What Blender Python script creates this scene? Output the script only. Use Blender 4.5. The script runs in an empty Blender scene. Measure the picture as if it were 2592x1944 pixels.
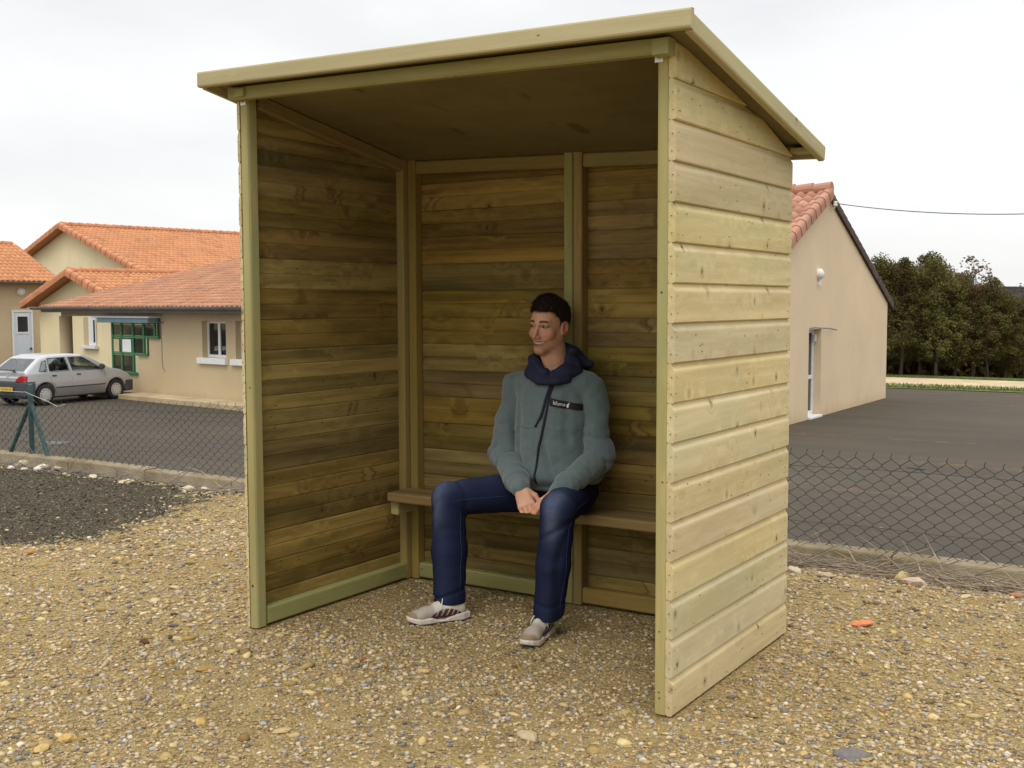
import bpy, math, random
import numpy as np
from mathutils import Vector, Matrix

# ------------------------------------------------------------------ camera
scene = bpy.context.scene
cd = bpy.data.cameras.new("camera")
cam = bpy.data.objects.new("camera", cd)
scene.collection.objects.link(cam)
yaw, pit, rol = 0.5711, -0.0717, -0.0037
Fv = Vector((-math.sin(yaw)*math.cos(pit), math.cos(yaw)*math.cos(pit), math.sin(pit)))
Rv = Fv.cross(Vector((0, 0, 1))).normalized()
Uv = Rv.cross(Fv)
R2 = Rv*math.cos(rol) + Uv*math.sin(rol)
U2 = -Rv*math.sin(rol) + Uv*math.cos(rol)
CAM = Vector((3.4639, -3.3250, 1.3655))
cam.matrix_world = Matrix(((R2.x, U2.x, -Fv.x, CAM.x), (R2.y, U2.y, -Fv.y, CAM.y),
                           (R2.z, U2.z, -Fv.z, CAM.z), (0, 0, 0, 1)))
cd.sensor_width = 36.0
cd.lens = 2836.0/2592*36.0
cd.clip_start = 0.05
cd.clip_end = 3000
scene.camera = cam

# ------------------------------------------------------------------ overcast sky
SUN_EL, SUN_AZ = math.radians(58), math.radians(160)     # direction towards the sun, clockwise from +Y
world = bpy.data.worlds.new("World")
scene.world = world
world.use_nodes = True
wt = world.node_tree
for n in list(wt.nodes): wt.nodes.remove(n)
def wn(t, **k):
    n = wt.nodes.new(t)
    for a, b in k.items(): setattr(n, a, b)
    return n
wo = wn('ShaderNodeOutputWorld')
sky = wn('ShaderNodeTexSky', sky_type='NISHITA', sun_disc=False)
sky.sun_elevation = SUN_EL
sky.sun_rotation = SUN_AZ
b1 = wn('ShaderNodeBackground'); b1.inputs[1].default_value = 0.012
wt.links.new(sky.outputs[0], b1.inputs[0])
tc = wn('ShaderNodeTexCoord')
mp = wn('ShaderNodeMapping'); mp.inputs['Scale'].default_value = (1, 1, 3.2)
wt.links.new(tc.outputs['Generated'], mp.inputs[0])
nz = wn('ShaderNodeTexNoise'); nz.inputs['Scale'].default_value = 2.1
nz.inputs['Detail'].default_value = 5; nz.inputs['Roughness'].default_value = 0.5
wt.links.new(mp.outputs[0], nz.inputs['Vector'])
cr = wn('ShaderNodeValToRGB')
cr.color_ramp.elements[0].position = 0.34; cr.color_ramp.elements[0].color = (.83, .832, .835, 1)
cr.color_ramp.elements[1].position = 0.60; cr.color_ramp.elements[1].color = (1.0, .996, .98, 1)
wt.links.new(nz.outputs[0], cr.inputs[0])
b2 = wn('ShaderNodeBackground'); b2.inputs[1].default_value = 0.98
wt.links.new(cr.outputs[0], b2.inputs[0])
# overcast luminance rises towards the zenith
sp_ = wn('ShaderNodeSeparateXYZ'); wt.links.new(tc.outputs['Generated'], sp_.inputs[0])
mr = wn('ShaderNodeMapRange'); wt.links.new(sp_.outputs[2], mr.inputs[0])
mr.inputs[1].default_value = .30; mr.inputs[2].default_value = 1.0; mr.inputs[3].default_value = 1.0; mr.inputs[4].default_value = 2.5
wt.links.new(mr.outputs[0], b2.inputs[1])
ad = wn('ShaderNodeAddShader')
wt.links.new(b1.outputs[0], ad.inputs[0]); wt.links.new(b2.outputs[0], ad.inputs[1])
wt.links.new(ad.outputs[0], wo.inputs[0])

sl = bpy.data.lights.new("sun", 'SUN')
sl.energy = 1.0; sl.angle = math.radians(25); sl.color = (1, .95, .87)
so = bpy.data.objects.new("sun", sl); scene.collection.objects.link(so)
sd = Vector((math.sin(SUN_AZ)*math.cos(SUN_EL), math.cos(SUN_AZ)*math.cos(SUN_EL), math.sin(SUN_EL)))
so.rotation_euler = sd.to_track_quat('Z', 'Y').to_euler()
so.location = (10, -10, 12)

vs = scene.view_settings
vs.view_transform = 'Standard'; vs.look = 'None'; vs.exposure = 0.0; vs.gamma = 1.0
scene.display_settings.display_device = 'sRGB'
scene.cycles.max_bounces = 6
scene.cycles.transparent_max_bounces = 24

rnd = random.Random(7)
npr = np.random.default_rng(11)
COL = scene.collection

# ------------------------------------------------------------------ object helpers
def tag(o, label=None, cat=None, group=None, kind=None):
    if label: o['label'] = label
    if cat: o['category'] = cat
    if group: o['group'] = group
    if kind: o['kind'] = kind
    return o

def empty(name, loc, rz=0.0, label=None, cat=None, group=None):
    o = bpy.data.objects.new(name, None)
    o.empty_display_size = .2
    COL.objects.link(o); o.location = loc; o.rotation_euler = (0, 0, rz)
    return tag(o, label, cat, group)

def copy_tree(o, parent=None):
    c = o.copy(); COL.objects.link(c); c.parent = parent
    for k, v in o.items():
        if k in ('label', 'category', 'group', 'kind'): c[k] = v
    for ch in list(o.children): copy_tree(ch, c)
    return c

def mesh_obj(name, verts, faces, mat, parent=None, smooth=False, attrs=None, mats=None, mi=None):
    """verts (N,3) array; faces list of index tuples or (M,k) array; attrs {name:(N,3)} point attributes"""
    me = bpy.data.meshes.new(name)
    V = np.asarray(verts, dtype=np.float32)
    if isinstance(faces, np.ndarray):
        M, k = faces.shape
        me.vertices.add(len(V)); me.vertices.foreach_set('co', V.ravel())
        me.loops.add(M*k); me.loops.foreach_set('vertex_index', faces.astype(np.int32).ravel())
        me.polygons.add(M); me.polygons.foreach_set('loop_start', np.arange(0, M*k, k, dtype=np.int32))
        me.update(calc_edges=True)
    else:
        me.from_pydata([tuple(map(float, v)) for v in V], [], faces)
    me.validate(clean_customdata=False)
    if attrs:
        for an, av in attrs.items():
            a = me.attributes.new(an, 'FLOAT_VECTOR', 'POINT')
            a.data.foreach_set('vector', np.asarray(av, dtype=np.float32).ravel())
    for m in (mats or [mat]): me.materials.append(m)
    if mi is not None: me.polygons.foreach_set('material_index', np.asarray(mi, dtype=np.int32))
    if smooth: me.polygons.foreach_set('use_smooth', [True]*len(me.polygons))
    o = bpy.data.objects.new(name, me); COL.objects.link(o)
    o.parent = parent
    return o

class MB:
    """collects pieces, each vertex with a grain coordinate 'gc' and a tint vector 'tint'"""
    def __init__(s): s.v = []; s.f = []; s.g = []; s.t = []; s.m = []; s.cur = 0
    def raw(s, V, F, G=None, T=None, m=None):
        b = len(s.v); V = [tuple(v) for v in V]
        s.v += V; s.f += [tuple(i+b for i in f) for f in F]
        s.g += [tuple(g) for g in (G if G is not None else V)]
        T = T if T is not None else (.5, .5, .5)
        s.t += [tuple(T)]*len(V)
        s.m += [s.cur if m is None else m]*len(F)
    def prism(s, o, ax, ay, az, prof, l0, l1, T=None, off=None):
        """profile points (a,b) in plane (ay,az), extruded along ax from l0 to l1 (floats or callables of (a,b))"""
        o, ax, ay, az = map(Vector, (o, ax, ay, az))
        if off is None: off = (rnd.random()*40, rnd.random()*9)
        if T is None: T = (rnd.random(), rnd.random(), rnd.random())
        n = len(prof); V = []; G = []
        for L in (l0, l1):
            for a, b in prof:
                l = L(a, b) if callable(L) else L
                V.append(o + ax*l + ay*a + az*b); G.append((l+off[0], a+off[1], b+off[1]*1.7))
        F = [(i, (i+1) % n, n+(i+1) % n, n+i) for i in range(n)]
        F += [tuple(range(n-1, -1, -1)), tuple(range(n, 2*n))]
        if ax.cross(ay).dot(az) < 0: F = [tuple(reversed(f)) for f in F]
        s.raw(V, F, G, T)
    def box(s, x0, x1, y0, y1, z0, z1, c=0.0, ax=None, T=None):
        d = (x1-x0, y1-y0, z1-z0)
        if ax is None: ax = d.index(max(d))
        o = Vector((x0, y0, z0)); e = [Vector((1, 0, 0)), Vector((0, 1, 0)), Vector((0, 0, 1))]
        b, c2 = (ax+1) % 3, (ax+2) % 3
        A, B = d[b], d[c2]
        if c > 0:
            k = c*.3
            prof = [(c, 0), (A-c, 0), (A-k, k), (A, c), (A, B-c), (A-k, B-k), (A-c, B), (c, B), (k, B-k), (0, B-c), (0, c), (k, k)]
        else: prof = [(0, 0), (A, 0), (A, B), (0, B)]
        s.prism(o, e[ax], e[b], e[c2], prof, 0, d[ax], T)
    def tube(s, pts, r, seg=8, T=None, cap=True):
        pts = [Vector(p) for p in pts]; rs = r if isinstance(r, (list, tuple)) else [r]*len(pts)
        V = []; F = []; G = []
        up = Vector((0, 0, 1)); L = 0; last = None
        for i, p in enumerate(pts):
            d = (pts[min(i+1, len(pts)-1)] - pts[max(i-1, 0)]).normalized()
            if last is None: n1 = d.cross(up if abs(d.z) < .9 else Vector((1, 0, 0))).normalized()
            else:
                n1 = (last - d*last.dot(d)).normalized()
            last = n1; n2 = d.cross(n1)
            if i: L += (p-pts[i-1]).length
            for k in range(seg):
                a = 2*math.pi*k/seg
                V.append(p + (n1*math.cos(a)+n2*math.sin(a))*rs[i]); G.append((L, math.cos(a)*rs[i], math.sin(a)*rs[i]))
        for i in range(len(pts)-1):
            for k in range(seg):
                k2 = (k+1) % seg
                F.append((i*seg+k, i*seg+k2, (i+1)*seg+k2, (i+1)*seg+k))
        if cap: F += [tuple(range(seg-1, -1, -1)), tuple(range((len(pts)-1)*seg, len(pts)*seg))]
        s.raw(V, F, G, T)
    def lathe(s, c, ax, prof, seg=24, T=None):
        """prof: (radius, height along ax)"""
        c = Vector(c); ax = Vector(ax).normalized()
        n1 = ax.cross(Vector((0, 0, 1)) if abs(ax.z) < .9 else Vector((1, 0, 0))).normalized(); n2 = ax.cross(n1)
        V = []; F = []
        for r, h in prof:
            for k in range(seg):
                a = 2*math.pi*k/seg
                V.append(c + ax*h + (n1*math.cos(a)+n2*math.sin(a))*r)
        m = len(prof)
        for i in range(m-1):
            for k in range(seg):
                k2 = (k+1) % seg; F.append((i*seg+k, i*seg+k2, (i+1)*seg+k2, (i+1)*seg+k))
        F += [tuple(range(seg-1, -1, -1)), tuple(range((m-1)*seg, m*seg))]
        s.raw(V, F, None, T)
    def build(s, name, mat, parent=None, smooth=False, mats=None):
        return mesh_obj(name, s.v, s.f, mat, parent, smooth, {'gc': s.g, 'tint': s.t}, mats, s.m)

def autosmooth(o, ang=35):
    me = o.data
    me.polygons.foreach_set('use_smooth', [True]*len(me.polygons))
    try: me.set_sharp_from_angle(angle=math.radians(ang))
    except Exception: pass
    return o

# ------------------------------------------------------------------ material helpers
class NT:
    def __init__(s, name):
        s.m = bpy.data.materials.new(name); s.m.use_nodes = True
        s.t = s.m.node_tree; s.t.nodes.clear()
        s.out = s.t.nodes.new('ShaderNodeOutputMaterial')
        s.b = s.t.nodes.new('ShaderNodeBsdfPrincipled')
        s.t.links.new(s.b.outputs[0], s.out.inputs[0])
    def n(s, t, ins=None, **k):
        n = s.t.nodes.new(t)
        for a, b in k.items(): setattr(n, a, b)
        for a, b in (ins or {}).items():
            if isinstance(b, bpy.types.NodeSocket): s.t.links.new(b, n.inputs[a])
            else: n.inputs[a].default_value = b
        return n
    def math(s, op, a, b=0.0, clamp=False):
        return s.n('ShaderNodeMath', {0: a, 1: b}, operation=op, use_clamp=clamp).outputs[0]
    def noise(s, vec, sc, det=3, rough=.5, out=0):
        return s.n('ShaderNodeTexNoise', {'Vector': vec, 'Scale': sc, 'Detail': det, 'Roughness': rough}).outputs[out]
    def mapv(s, vec, scale, loc=(0, 0, 0), rot=(0, 0, 0)):
        return s.n('ShaderNodeMapping', {'Vector': vec, 'Scale': scale, 'Location': loc, 'Rotation': rot}).outputs[0]
    def ramp(s, f, stops):
        r = s.n('ShaderNodeValToRGB', {0: f}); e = r.color_ramp.elements
        e[0].position, e[0].color = stops[0][0], (*stops[0][1], 1)
        e[1].position, e[1].color = stops[1][0], (*stops[1][1], 1)
        for p, c in stops[2:]:
            x = e.new(p); x.color = (*c, 1)
        return r.outputs[0]
    def rng(s, f, a, b, c=0.0, d=1.0):
        return s.n('ShaderNodeMapRange', {0: f, 1: a, 2: b, 3: c, 4: d}).outputs[0]
    def mix(s, f, a, b, mode='MIX'):
        n = s.t.nodes.new('ShaderNodeMix'); n.data_type = 'RGBA'; n.blend_type = mode
        for i, v in ((0, f), (6, a), (7, b)):
            if isinstance(v, bpy.types.NodeSocket): s.t.links.new(v, n.inputs[i])
            else: n.inputs[i].default_value = (*v, 1) if isinstance(v, tuple) and len(v) == 3 else v
        return n.outputs[2]
    def obj(s): return s.n('ShaderNodeTexCoord').outputs['Object']
    def attr(s, name): return s.n('ShaderNodeAttribute', attribute_name=name)
    def sep(s, v): return s.n('ShaderNodeSeparateXYZ', {0: v}).outputs
    def bump(s, h, strength=.5, dist=.01, normal=None):
        i = {'Height': h, 'Strength': strength, 'Distance': dist}
        if normal is not None: i['Normal'] = normal
        return s.n('ShaderNodeBump', i).outputs[0]
    def set(s, **k):
        names = {'color': 'Base Color', 'rough': 'Roughness', 'metal': 'Metallic', 'normal': 'Normal', 'spec': 'Specular IOR Level',
                 'sheen': 'Sheen Weight', 'trans': 'Transmission Weight', 'alpha': 'Alpha', 'coat': 'Coat Weight', 'sub': 'Subsurface Weight'}
        for a, v in k.items():
            i = s.b.inputs[names[a]]
            if isinstance(v, bpy.types.NodeSocket): s.t.links.new(v, i)
            else: i.default_value = (*v, 1) if isinstance(v, tuple) and len(v) == 3 else v
        return s.m

def plain(name, col, rough=.6, var=.12, sc=12, bump=0.0, metal=0, spec=.4):
    t = NT(name); co = t.obj()
    n = t.noise(co, sc, 4, .6)
    c = t.mix(t.rng(n, .3, .7), tuple(x*(1-var) for x in col), tuple(min(1, x*(1+var)) for x in col))
    t.set(color=c, rough=rough, metal=metal, spec=spec)
    if bump: t.set(normal=t.bump(t.noise(co, sc*6, 3), bump, .005))
    return t.m
# ------------------------------------------------------------------ wood
def wood(name, light, dark, brown, knots=1.0, var=.25, rough=.72, green=(.33, .36, .20), greenamt=.35, spec=.25, ksc=(8, 5, 5), halves=False):
    t = NT(name)
    gc = t.attr('gc').outputs['Vector']; tint = t.sep(t.attr('tint').outputs['Vector'])
    # knots: centres on a sparse stretched cell pattern
    kv = t.n('ShaderNodeTexVoronoi', {'Vector': t.mapv(gc, ksc), 'Scale': 1.0, 'Randomness': 1.0})
    kd = kv.outputs['Distance']
    ksel = t.math('GREATER_THAN', t.sep(kv.outputs['Color'])[0], 1-.42*knots)
    # grain, bent round the knots
    warp = t.math('MULTIPLY', t.math('POWER', t.math('SUBTRACT', 1.0, t.math('MINIMUM', kd, 1.0)), 3.0), ksel)
    g = t.mapv(gc, (1.3, 26, 26))
    gw = t.n('ShaderNodeVectorMath', {0: g, 1: t.n('ShaderNodeCombineXYZ', {1: t.math('MULTIPLY', warp, 2.4), 2: t.math('MULTIPLY', warp, 1.5)}).outputs[0]}, operation='ADD').outputs[0]
    n1 = t.noise(gw, 1.0, 5, .65)
    n2 = t.noise(t.mapv(gc, (.9, 8, 8)), 1.0, 3, .5)
    n3 = t.noise(t.mapv(gc, (3, 160, 160)), 1.0, 2, .6)
    grain = t.math('ADD', t.math('MULTIPLY', n1, .55), t.math('MULTIPLY', n2, .45))
    c = t.mix(t.rng(grain, .40 if halves else .38, .58 if halves else .60), dark, light)
    c = t.mix(t.math('MULTIPLY', t.rng(n3, .4, .65), .22), c, dark)
    gr = t.noise(t.mapv(gc, (2.2, 5, 5), (5, 3, 1)), 1.0, 3, .6)
    c = t.mix(t.math('MULTIPLY', t.rng(gr, .42, .66), greenamt), c, green)
    # board to board change
    hs = t.n('ShaderNodeHueSaturation', {'Hue': t.rng(tint[1], 0, 1, .491, .506), 'Saturation': t.rng(tint[2], 0, 1, .92, 1.1), 'Value': t.rng(tint[0], 0, 1, 1-var, 1+var), 'Color': c})
    c = hs.outputs[0]
    if halves:      # moulded half boards, each with its own tone, crossed by short pale branch marks
        ob = t.sep(t.obj()); hi_ = t.math('FLOOR', t.math('DIVIDE', ob[2], .065)); wnn = t.n('ShaderNodeTexWhiteNoise', {'Vector': t.n('ShaderNodeCombineXYZ', {0: hi_, 1: tint[0]}).outputs[0]}, noise_dimensions='3D')
        c = t.n('ShaderNodeHueSaturation', {'Hue': .5, 'Saturation': 1.0, 'Value': t.rng(wnn.outputs[0], 0, 1, .72, 1.30), 'Color': c}).outputs[0]
        gs = t.sep(gc); uu = t.math('ADD', gs[0], t.math('MULTIPLY', t.noise(t.mapv(gc, (3, 22, 22)), 1, 3), .14))
        bv = t.n('ShaderNodeTexVoronoi', {'Vector': t.n('ShaderNodeCombineXYZ', {0: t.math('MULTIPLY', uu, 5.0), 1: t.math('MULTIPLY', hi_, 7.31)}).outputs[0], 'Scale': 1.0})
        bs = t.math('GREATER_THAN', t.sep(bv.outputs['Color'])[2], .62)
        pale = t.math('MULTIPLY', t.rng(bv.outputs['Distance'], .17, .10), bs); drk = t.math('MULTIPLY', t.math('MULTIPLY', t.rng(bv.outputs['Distance'], .24, .18), t.rng(bv.outputs['Distance'], .12, .17)), bs)
        c = t.mix(t.math('MULTIPLY', pale, .22), c, (.46, .34, .14)); c = t.mix(t.math('MULTIPLY', drk, .55), c, tuple(x*.8 for x in brown))
        stn = t.noise(t.mapv(gc, (1.6, 4, 4), (9, 2, 7)), 1, 4, .65); c = t.mix(t.rng(stn,   .54, .70, 0, .5), c, tuple(x*.55 for x in dark))
    # knots with a dark rim and short dark checks
    kcore = t.math('MULTIPLY', t.rng(kd, .070, .04), ksel)
    khalo = t.math('MULTIPLY', t.rng(kd, .20, .05), ksel)
    c = t.mix(t.math('MULTIPLY', khalo, .5), c, brown)
    c = t.mix(t.math('MULTIPLY', kcore, .85), c, tuple(x*.35 for x in brown))
    v2 = t.n('ShaderNodeTexVoronoi', {'Vector': t.mapv(gc, (16, 34, 34)), 'Scale': 1.0})
    chk = t.math('MULTIPLY', t.rng(v2.outputs['Distance'], .13, .07), t.math('GREATER_THAN', t.sep(v2.outputs['Color'])[1], 1-.2*knots))
    c = t.mix(t.math('MULTIPLY', chk, .8), c, tuple(x*.4 for x in brown))
    h = t.math('ADD', t.math('MULTIPLY', n3, .35), t.math('MULTIPLY', n1, .4))
    h = t.math('SUBTRACT', h, t.math('MULTIPLY', kcore, .3))
    t.set(color=c, rough=t.rng(n2, .3, .7, rough-.08, rough+.08), normal=t.bump(h, .35, .003), spec=spec)
    return t.m

M = {}
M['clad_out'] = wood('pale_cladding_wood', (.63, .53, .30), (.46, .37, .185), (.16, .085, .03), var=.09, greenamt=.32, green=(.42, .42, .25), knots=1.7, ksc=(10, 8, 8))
M['clad_in_shaded'] = wood('shaded_inner_cladding_wood', (.300, .212, .062), (.130, .086, .023), (.12, .050, .014), halves=True, var=.20, knots=1.2, greenamt=.25, green=(.20, .16, .042), ksc=(7, 4.5, 4.5))  # same boards as outside, browner, with interior shade darkened into the colour
M['stud'] = wood('inner_stud_wood', (.34, .245, .08), (.23, .155, .045), (.16, .09, .03), var=.14, knots=.35, greenamt=.45, green=(.22, .215, .075))
M['bench'] = wood('bench_wood', (.26, .18, .055), (.15, .098, .028), (.12, .06, .02), var=.12, knots=.6, greenamt=.4, green=(.18, .165, .055))
M['stud_green'] = wood('greenish_stud_wood', (.37, .34, .145), (.27, .25, .095), (.14, .10, .03), var=.08, knots=.5, greenamt=.5, green=(.25, .27, .12))
M['post'] = wood('post_wood', (.46, .40, .19), (.35, .30, .125), (.16, .12, .05), var=.10, knots=.35, greenamt=.6, green=(.30, .335, .165))
M['fascia'] = wood('fascia_wood', (.435, .385, .205), (.345, .30, .15), (.22, .13, .05), var=.05, knots=.3, greenamt=.12)
M['metal'] = plain('zinc_metal', (.62, .60, .53), .38, .15, 40, metal=.8)
M['dark_screw'] = plain('dark_screw_metal', (.10, .10, .09), .5, .2, 60, metal=.6)
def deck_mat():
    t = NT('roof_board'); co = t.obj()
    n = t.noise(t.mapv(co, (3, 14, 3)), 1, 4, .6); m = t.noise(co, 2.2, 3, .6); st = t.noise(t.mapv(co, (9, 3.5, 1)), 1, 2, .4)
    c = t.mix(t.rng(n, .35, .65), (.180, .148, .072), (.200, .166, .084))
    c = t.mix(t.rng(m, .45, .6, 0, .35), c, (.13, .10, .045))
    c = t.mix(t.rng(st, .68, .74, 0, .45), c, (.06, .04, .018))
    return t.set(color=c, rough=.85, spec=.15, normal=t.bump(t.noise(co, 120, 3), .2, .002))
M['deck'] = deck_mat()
M['felt'] = plain('roof_felt', (.06, .065, .06), .9, .2, 20, .5)

# ------------------------------------------------------------------ ground
def gravel_mat():
    t = NT('gravel'); co = t.obj()
    big = t.noise(co, .9, 4, .6); mid = t.noise(co, 5.5, 4, .6)
    v1 = t.n('ShaderNodeTexVoronoi', {'Vector': co, 'Scale': 95.0}); v2 = t.n('ShaderNodeTexVoronoi', {'Vector': co, 'Scale': 38.0})
    r = t.sep(v1.outputs['Color'])
    stone = t.ramp(r[0], [(0, (0.0884, 0.0645, 0.0343)), (.25, (0.1836, 0.1290, 0.0539)), (.5, (0.2720, 0.1935, 0.0809)), (.75, (0.3672, 0.2773, 0.1225)), (1, (0.4896, 0.3999, 0.2107))])
    sand = t.mix(t.rng(mid, .35, .65), (0.225, 0.157, 0.062), (0.345, 0.252, 0.108))
    c = t.mix(t.rng(t.math('ADD', t.math('MULTIPLY', big, .6), t.math('MULTIPLY', mid, .4)), .42, .58, .25, .8), stone, sand)
    msk = t.math('ADD', t.sep(t.attr('tar').outputs['Vector'])[0], t.math('MULTIPLY', t.math('SUBTRACT', t.noise(co, 9, 5, .75), .5), 1.5))
    tarc = t.ramp(r[1], [(0, (0.0408, 0.0336, 0.0220)), (.6, (0.0576, 0.0476, 0.0312)), (.93, (0.0900, 0.0728, 0.0462)), (1, (0.3000, 0.2632, 0.1848))])
    c = t.mix(t.rng(msk, .45, .62), t.mix(1.0, c, (.97, .97, .97), 'MULTIPLY'), tarc)
    h = t.math('ADD', t.math('MULTIPLY', v1.outputs['Distance'], -.6), t.math('MULTIPLY', v2.outputs['Distance'], -.8))
    return t.set(color=c, rough=.95, spec=.1, normal=t.bump(h, .9, .012))
M['gravel'] = gravel_mat()
def stone_mat(name='stone'):
    t = NT(name); co = t.obj()
    c = t.attr('tint').outputs['Color'] if False else t.attr('tint').outputs['Vector']
    n = t.noise(co, 90, 3, .6)
    c = t.mix(1.0, c, t.ramp(n, [(0.3, (.82, .82, .80)), (.7, (1.12, 1.1, 1.08))]), 'MULTIPLY')
    return t.set(color=c, rough=1.0, spec=.03)
M['stone'] = stone_mat()
def asphalt_mat():
    t = NT('asphalt'); co = t.obj()
    n = t.noise(co, .28, 5, .6); f = t.noise(co, 60, 3, .7); st = t.noise(t.mapv(co, (.14, 1.5, 1), rot=(0, 0, math.radians(-7))), 1, 4, .65)
    c = t.mix(t.rng(n, .32, .68), (0.0577, 0.0469, 0.0336), (0.0764, 0.0618, 0.0437))
    c = t.mix(t.rng(st, .46, .68, 0, .35), c, (0.0975, 0.0781, 0.0560))
    c = t.mix(t.rng(st, .47, .36, 0, .25), c, (0.0484, 0.0412, 0.0325))
    c = t.mix(t.rng(f, .55, .8, 0, .5), c, (0.1170, 0.0973, 0.0711))
    lf = t.n('ShaderNodeTexVoronoi', {'Vector': co, 'Scale': 2.3}); l2 = t.noise(t.mapv(co, (.05, .9, 1), (3, 1, 0), (0, 0, math.radians(-7))), 1, 3, .5)
    spk = t.math('MULTIPLY', t.rng(lf.outputs['Distance'], .055, .035), t.math('GREATER_THAN', t.sep(lf.outputs['Color'])[0], .86))
    dust = t.math('MULTIPLY', t.rng(l2, .62, .68), t.rng(t.noise(co, 3.2, 4, .75), .5, .62))
    c = t.mix(t.math('MULTIPLY', dust, .55), c, (0.1716, 0.1029, 0.0476))
    c = t.mix(t.math('MULTIPLY', spk, .8), c, (0.3510, 0.2556, 0.1344))
    return t.set(color=c, rough=.9, spec=.25, normal=t.bump(f, .5, .01))
M['asphalt'] = asphalt_mat()
M['sand'] = plain('sandy_path_soil', (.46, .36, .22), .95, .2, 1.2, .4)
def grass_mat():
    t = NT('grass_soil'); co = t.obj()
    c = t.mix(t.rng(t.noise(co, .6, 5, .7), .35, .65), (.075, .10, .028), (.16, .17, .055))
    c = t.mix(t.rng(t.noise(co, 7, 3, .7), .55, .7), c, (.20, .16, .07))
    return t.set(color=c, rough=.95, spec=.1, normal=t.bump(t.noise(co, 18, 3), .8, .05))
M['grass'] = grass_mat()
def conc_mat():
    t = NT('kerb_concrete'); co = t.obj()
    c = t.mix(t.rng(t.noise(co, 4, 5, .7), .35, .65), (.205, .165, .095), (.30, .25, .165))
    c = t.mix(t.rng(t.noise(co, 1.7, 4, .6), .52, .62, 0, .5), c, (0.1232, 0.0924, 0.0420))
    c = t.mix(t.rng(t.noise(co, 30, 3, .7), .55, .75, 0, .6), c, (0.3696, 0.3192, 0.2100))
    return t.set(color=c, rough=.92, spec=.15, normal=t.bump(t.noise(co, 45, 4, .7), .7, .008))
M['concrete'] = conc_mat()

# ------------------------------------------------------------------ buildings
def render_mat(name, col, stain=.3, zb=-1.35):
    t = NT(name); g = t.n('ShaderNodeNewGeometry').outputs['Position']; z = t.sep(g)[2]
    n = t.noise(g, .55, 5, .6); f = t.noise(g, 26, 3, .7)
    c = t.mix(t.rng(n, .3, .7), tuple(x*.93 for x in col), tuple(x*1.05 for x in col))
    c = t.mix(t.rng(f, .4, .7, 0, .12), c, tuple(x*.75 for x in col))
    d = t.math('ADD', z, t.math('MULTIPLY', t.noise(t.mapv(g, (1.6, 1.6, .5)), 1, 4, .7), .7))
    c = t.mix(t.rng(d, zb+.62, zb+.25, 0, stain), c, tuple(x*s for x, s in zip(col, (.68, .60, .50))))
    st = t.noise(t.mapv(g, (3.5, 3.5, .35)), 1, 3, .6)
    c = t.mix(t.rng(st, .62, .75, 0, .28), c, tuple(x*.72 for x in col))
    return t.set(color=c, rough=.93, spec=.1, normal=t.bump(f, .4, .01))
M['beige'] = render_mat('beige_render', (.55, .44, .275), .55)
M['yellow'] = render_mat('yellow_render', (.82, .71, .45), .1)
M['pink'] = render_mat('pinkish_render', (.70, .555, .375), .6)
def tile_mat(name, a, b, old):
    t = NT(name); tn = t.sep(t.attr('tint').outputs['Vector']); co = t.n('ShaderNodeNewGeometry').outputs['Position']
    c = t.mix(tn[0], a, b)
    c = t.mix(t.rng(t.noise(co, .5, 4, .65), .48, .68, 0, .7), c, old)
    c = t.mix(t.rng(tn[1], .82, 1, 0, .5), c, tuple(x*.6 for x in old))
    c = t.mix(t.rng(t.noise(co, 9, 3, .7), .5, .75, 0, .3), c, old)
    return t.set(color=c, rough=.85, spec=.2)
M['tile_old'] = tile_mat('weathered_roof_tile', (.36, .165, .09), (.46, .24, .145), (.31, .175, .11))
M['tile_new'] = tile_mat('orange_roof_tile', (.50, .225, .11), (.56, .265, .125), (.43, .195, .095))
M['tile_pink'] = tile_mat('pink_roof_tile', (.38, .185, .12), (.47, .255, .175), (.32, .17, .115))
M['tile_edge'] = plain('verge_tile', (.47, .20, .095), .85, .2, 3)
M['white'] = plain('white_paint', (.74, .75, .75), .45, .05, 8)
M['greyblue'] = plain('pale_blue_paint', (.60, .66, .72), .5, .06, 8)
M['blue'] = plain('blue_fascia_paint', (.17, .28, .33), .5, .12, 6)
M['green'] = plain('green_frame_paint', (.025, .17, .065), .45, .15, 6)
M['gutter'] = plain('grey_gutter', (.16, .155, .15), .5, .2, 5)
M['darkmetal'] = plain('dark_metal', (.06, .06, .06), .5, .2, 12)
M['interior'] = plain('dark_interior', (.03, .028, .025), .9, .3, 2)
M['dark_tile'] = plain('dark_tile_underside', (.07, .045, .035), .9, .3, 3)
M['lampglass'] = plain('white_lamp_cover', (.75, .74, .68), .3, .05, 8)
def glass_mat(name, tintc, trans=.55, rough=.04):
    t = NT(name)
    g = t.n('ShaderNodeBsdfGlossy', {'Color': (.9, .92, .95, 1), 'Roughness': rough}); tr = t.n('ShaderNodeBsdfTransparent', {'Color': (*tintc, 1)})
    fr = t.n('ShaderNodeFresnel', {'IOR': 1.5}); k = t.math('ADD', t.math('MULTIPLY', fr.outputs[0], .9), .04)
    mx = t.n('ShaderNodeMixShader', {0: k, 1: tr.outputs[0], 2: g.outputs[0]})
    t.t.links.new(mx.outputs[0], t.out.inputs[0]); t.t.nodes.remove(t.b)
    return t.m
M['glass'] = glass_mat('window_glass', (.55, .58, .57))
M['car_glass'] = glass_mat('car_glass', (.85, .90, .88))

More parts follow.
